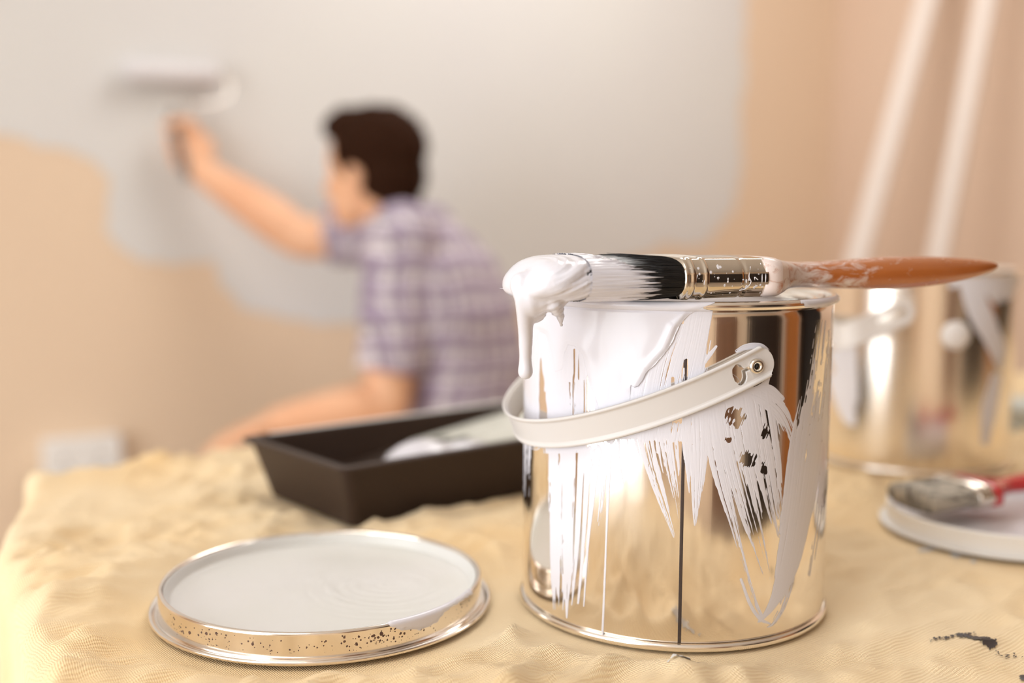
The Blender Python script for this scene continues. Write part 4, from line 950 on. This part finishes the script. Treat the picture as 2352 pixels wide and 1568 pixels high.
# ------------------------------------------------------------------ folded rag at the right edge of the table
q = PZ(2342, 985, 0)
rg = thing('folded_rag', 'pale grey folded rag on the dust sheet at far right', 'rag', W(q[0] + .03, q[1], 0.001), 0)
for i, z in enumerate((.005, .014, .023)):
    V, F = bevel_box((0, 0, z), (.07 - .003 * i, .045 - .002 * i, .0044), .004, 3); link('fold', MB().add(V, F).mesh('fold'), M['rag'], rg)

# ------------------------------------------------------------------ the painter (kneeling, left knee up, right arm raised to the wall)
FZ = -TZ
def v3(*a): return np.array(a, float)
def nrm(a): a = np.asarray(a, float); return a / np.linalg.norm(a)
shL = PD(928, 545, 2.14); shR = PD(985, 535, 2.44)
elL = PD(885, 930, 2.10); wrL = PD(640, 972, 2.04)
elR = PD(692, 545, 2.47); wrR = PD(462, 392, 2.47)
pel = PD(1070, 1030, 2.30); neck = PD(925, 482, 2.30); headc = PD(852, 388, 2.28)
fwd = nrm(v3(-.97, .22, 0)); right = v3(fwd[1], -fwd[0], 0)
kneeL = pel - right * .11 + fwd * .40 + v3(0, 0, -.10); footL = v3(kneeL[0], kneeL[1], FZ) + fwd * .02
hipL = pel - right * .10; hipR = pel + right * .10
kneeR = v3(*(hipR + fwd * .12)[:2], FZ + .07); footR = v3(*(kneeR - fwd * .40)[:2], FZ + .07)
person = thing('person', 'person in plaid short sleeved shirt kneeling, right arm raised to roll paint on the wall', 'person', W(pel[0], pel[1], FZ))
def L3(p): p = np.asarray(p, float); return p - v3(pel[0], pel[1], FZ)
def ell(c, w, d, up=None, k=28, r=right, f=fwd): return [np.asarray(c) + r * w * math.cos(a) + f * d * math.sin(a) for a in np.linspace(0, 2 * np.pi, k, endpoint=False)]
def add_local(mb, VF): mb.add([L3(p) for p in VF[0]], VF[1])
def torso_rings(grow=0.0, lo=0, hi=99):
    mid = lambda t: pel + (neck - pel) * t
    bow = lambda t: -fwd * .05 * math.sin(math.pi * t)
    rows = [(-.10, .14, .105), (.0, .165, .125), (.18, .155, .115), (.38, .165, .12), (.60, .185, .125), (.78, .195, .12), (.88, .175, .10), (.95, .11, .075), (1.0, .07, .062)]
    return [ell(mid(t) + bow(min(max(t, 0), 1)), w + grow, d + grow) for t, w, d in rows][lo:hi]
hf = nrm(v3(-.90, .44, -.05)); hr = nrm(v3(hf[1], -hf[0], 0)); hu = np.cross(hr, hf)
hb = headc - hu * .118                                            # chin level
def hp(f, r, u): return hb + hf * f + hr * r + hu * u
def head_into(mb):
    rows = [(0, .052, .026, .024), (.015, .042, .045, .043), (.035, .030, .062, .055), (.07, .014, .083, .064), (.11, .0, .094, .071), (.15, -.006, .099, .075), (.185, -.008, .092, .070), (.212, -.008, .070, .052), (.230, -.006, .036, .028), (.235, -.004, .012, .010)]
    rings = [[hp(f + d * math.sin(a), w * math.cos(a), u) for a in np.linspace(0, 2 * np.pi, 28, endpoint=False)] for u, f, d, w in spline(rows, 26)]
    add_local(mb, loft(rings))
    add_local(mb, tube([hp(.088, 0, .125), hp(.101, 0, .095), hp(.106, 0, .082), hp(.088, 0, .075)], [.009, .011, .014, .010], 10, 14))
    add_local(mb, tube([hp(.078, -.034, .137), hp(.092, 0, .140), hp(.078, .034, .137)], [.008, .010, .008], 10, 12))
    add_local(mb, tube([hp(.076, -.022, .050), hp(.090, 0, .052), hp(.076, .022, .050)], [.006, .0085, .006], 10, 12))
    for s in (-1, 1):
        add_local(mb, ball(hp(-.008, s * .074, .098), hf * .018, hr * .009 + hf * .004 * s, hu * .032))
    add_local(mb, tube([hp(-.02, 0, .07), (hp(-.03, 0, .01) + neck) / 2, neck - v3(0, 0, .05)], [.058, .058, .066], 20, 14))
def hand_into(mb, palm_c, dirs, curl):                             # open hand: finger dir, palm normal, thumb side
    d, n, s = dirs
    add_local(mb, ball(palm_c, s * .044, n * .016, d * .052, 16, 10))
    for i, (o, ln) in enumerate(((.033, .070), (.011, .079), (-.011, .073), (-.032, .058))):
        k0 = palm_c + s * o + d * .042; pts = [k0 - d * .02]; ang = 0; p = k0; pts.append(p)
        for j, f in enumerate((.45, .30, .25)):
            ang += curl; p = p + (d * math.cos(ang) + n * math.sin(ang)) * ln * f; pts.append(p)
        add_local(mb, tube(pts, [.0095, .0095, .009, .008, .007], 10, 18))
    add_local(mb, tube([palm_c + s * .030 - d * .030, palm_c + s * .055 + d * .0 + n * .01, palm_c + s * .064 + d * .028 + n * .018, palm_c + s * .060 + d * .048 + n * .024], [.013, .012, .0105, .008], 10, 16))
GT, GB = PD(396, 262, 2.455), PD(432, 402, 2.455)                  # roller grip, top and bottom
gax = nrm(GT - GB)
def grip_hand_into(mb):
    c = GB + (GT - GB) * .42; toward = nrm(wrR - c - gax * np.dot(wrR - c, gax)); side = np.cross(gax, toward)
    rg_ = .0135
    add_local(mb, ball(c + toward * .028, gax * .044, side * .022, toward * .030, 16, 10))
    add_local(mb, tube([wrR, c + toward * .05], [.028, .026], 14, 8))
    for i, (o, r_) in enumerate(((.034, .0092), (.012, .0096), (-.011, .0093), (-.032, .0082))):
        pts = []
        for a in np.linspace(-35, 215 - 10 * abs(i - 1), 9):
            b = math.radians(a); pts.append(c + gax * o + (toward * math.cos(b) - side * math.sin(b) * -1) * (rg_ + r_ * .95))
        add_local(mb, tube(pts, [r_ * 1.1] * 4 + [r_] * 3 + [r_ * .85] * 2, 10, 22))
    pts = [c + toward * .040 + gax * .030 - side * .015, c + toward * .022 + gax * .052 - side * .024, c + gax * .058 - side * .022 - toward * .006, c + gax * .056 - side * .006 - toward * .024]
    add_local(mb, tube(pts, [.0135, .012, .0105, .0085], 10, 18))
body = MB()
head_into(body)
add_local(body, loft(torso_rings(-.004)))
for sh, el, wr in ((shL, elL, wrL), (shR, elR, wrR)):
    add_local(body, tube([sh, sh + (el - sh) * .3, sh + (el - sh) * .75, el, el + (wr - el) * .3, el + (wr - el) * .75, wr], [.056, .056, .051, .047, .050, .039, .031], 18, 40))
    add_local(body, tube([neck + (sh - neck) * .3 - v3(0, 0, .05), sh], [.06, .057], 16, 8))
for hip, kn, ft in ((hipL, kneeL, footL + v3(0, 0, .09)), (hipR, kneeR, footR)):
    add_local(body, tube([hip, hip + (kn - hip) * .5, kn, kn + (ft - kn) * .35, ft], [.088, .078, .060, .056, .038], 18, 30))
hd = nrm(wrL - elL)
hand_into(body, wrL + hd * .05 + v3(0, 0, -.004), (nrm(hd + v3(0, 0, -.25)), v3(0, 0, -1.0), nrm(np.cross(v3(0, 0, 1.0), hd)) * -1), .28)
grip_hand_into(body)
bo = link('body', fused('body', body, .0048, 3, .5), M['skin'], person)
for s in (-1, 1):
    e = link('eye', MB().add(*[*ball(L3(hp(.079, s * .031, .115)), hf * .0125, hr * .0125, hu * .0125)]).mesh('eye'), M['eye'], person)
    link('iris', MB().add(*[*ball(L3(hp(.0905, s * .031, .115)), hf * .0022, hr * .0055, hu * .0055)]).mesh('iris'), M['iris'], e)
# shirt
sh_ = MB()
add_local(sh_, loft(torso_rings(.020, 0, 8)))
for sh, el, t in ((shL, elL, .80), (shR, elR, .78)):
    add_local(sh_, tube([sh, sh + (el - sh) * .3, sh + (el - sh) * t], [.072, .070, .069], 20, 20, False))
    add_local(sh_, tube([neck + (sh - neck) * .35 - v3(0, 0, .05), sh], [.068, .072], 16, 8))
sm_ = fused('shirt', sh_, .006, 5, .6)
displace(sm_, lambda co, no: .012 * (vnoise(co[:, 0] * 12 + co[:, 2] * 9, co[:, 1] * 12 - co[:, 2] * 5, 3) - .5))
shirt = link('shirt', sm_, M['plaid'], person, 'white, purple and grey plaid short sleeved shirt')
col = MB(); rg2 = []
for (t, o) in ((-.035, .006), (.0, .010), (.012, .018), (-.008, .026), (-.028, .030)):
    rg2.append([L3(neck - v3(0, 0, .012) + v3(0, 0, t) + right * (.062 + o) * math.cos(a) + fwd * (.060 + o) * math.sin(a)) for a in np.linspace(0, 2 * np.pi, 32, endpoint=False)])
V, F = loft(rg2, False); link('collar', MB().add(V, F).mesh('collar'), M['plaid'], shirt)
# jeans and boots
jn = MB()
add_local(jn, loft([ell(pel + (neck - pel) * t, w, d) for t, w, d in ((-.16, .180, .145), (.0, .186, .148), (.08, .176, .136))]))
for hip, kn, ft in ((hipL, kneeL, footL + v3(0, 0, .10)), (hipR, kneeR, footR)):
    add_local(jn, tube([hip, hip + (kn - hip) * .5, kn, kn + (ft - kn) * .4, ft], [.114, .098, .074, .070, .062], 18, 30, False))
link('jeans', fused('jeans', jn, .007, 4), M['denim'], person)
for ft, dr in ((footL, fwd), (footR - v3(0, 0, .0), v3(0, 0, -1.0))):
    bt = MB()
    if ft is footL:
        add_local(bt, ball(ft + dr * .07 + v3(0, 0, .035), dr * .15, np.cross(dr, [0, 0, 1.0]) * .05, v3(0, 0, .034))); add_local(bt, tube([ft + v3(0, 0, .04), ft + v3(0, 0, .13)], [.05, .05], 14, 6))
    else:
        add_local(bt, ball(ft - fwd * .05 + v3(0, 0, -.01), v3(0, 0, .055), right * .05, fwd * .07)); add_local(bt, ball(ft - fwd * .11 + v3(0, 0, .01), v3(0, 0, .075), right * .048, fwd * .035))
    link('boot', fused('boot', bt, .006, 3), M['shoe'], person)
# hair
hm = MB()
add_local(hm, ball(hp(-.022, 0, .158), hf * .106, hr * .086, hu * .092, 26, 16))
add_local(hm, ball(hp(-.050, 0, .105), hf * .068, hr * .080, hu * .078, 24, 14))
add_local(hm, ball(hp(.040, 0, .208), hf * .066, hr * .066, hu * .040, 24, 12))
add_local(hm, ball(hp(-.068, 0, .052), hf * .038, hr * .060, hu * .040, 20, 12))
for s in (-1, 1): add_local(hm, tube([hp(.028, s * .070, .170), hp(.020, s * .073, .135), hp(.012, s * .074, .105)], [.018, .012, .007], 10, 12))
hme = fused('hair', hm, .004, 3)
displace(hme, lambda co, no: .010 * (vnoise(co[:, 0] * 70 + co[:, 2] * 20, co[:, 1] * 70, 8) - .4) + .005 * (vnoise(co[:, 0] * 160, co[:, 2] * 120, 9) - .5))
link('hair', hme, M['hair'], person, 'short dark brown hair')

# ------------------------------------------------------------------ paint roller in the raised hand
wq = wall_at(395, 168, .030); 
def to_uv(p): return np.array([p[0] * CY - p[1] * SY, p[0] * SY + p[1] * CY, p[2] - TZ])
rc = to_uv(wq); wd = v3(CY, SY, 0)                                 # along the wall, to the right
rol = thing('paint_roller', 'long handled wall roller with white sleeve held against the wall', 'paint roller', W(*rc))
def RL(p): return np.asarray(p, float) - rc
prof = [(-.102, .006), (-.102, .022), (-.099, .0245), (.099, .0245), (.102, .022), (.102, .006)]
rings = [[RL(rc + wd * x + r * (v3(-SY, CY, 0) * math.cos(a) + v3(0, 0, 1) * math.sin(a))) for a in np.linspace(0, 2 * np.pi, 32, endpoint=False)] for x, r in prof]
link('sleeve', MB().add(*loft(rings)).mesh('sleeve'), M['nap'], rol, 'white roller sleeve loaded with paint')
out = v3(SY, -CY, 0)
pts = [rc + wd * .09, rc + wd * .122, rc + wd * .127 + v3(0, 0, -.02) + out * .01, rc + wd * .11 + v3(0, 0, -.055) + out * .03, rc + wd * .03 + v3(0, 0, -.075) + out * .05, GT + gax * .03, GT]
link('frame', MB().add(*tube([RL(p) for p in pts], .0035, 8, 50)).mesh('frame'), M['steel'], rol)
link('grip', MB().add(*tube([RL(p) for p in (GT, GT - gax * .03, (GT + GB) / 2, GB)], [.011, .0135, .0135, .012], 16, 20)).mesh('grip'), M['grip'], rol)
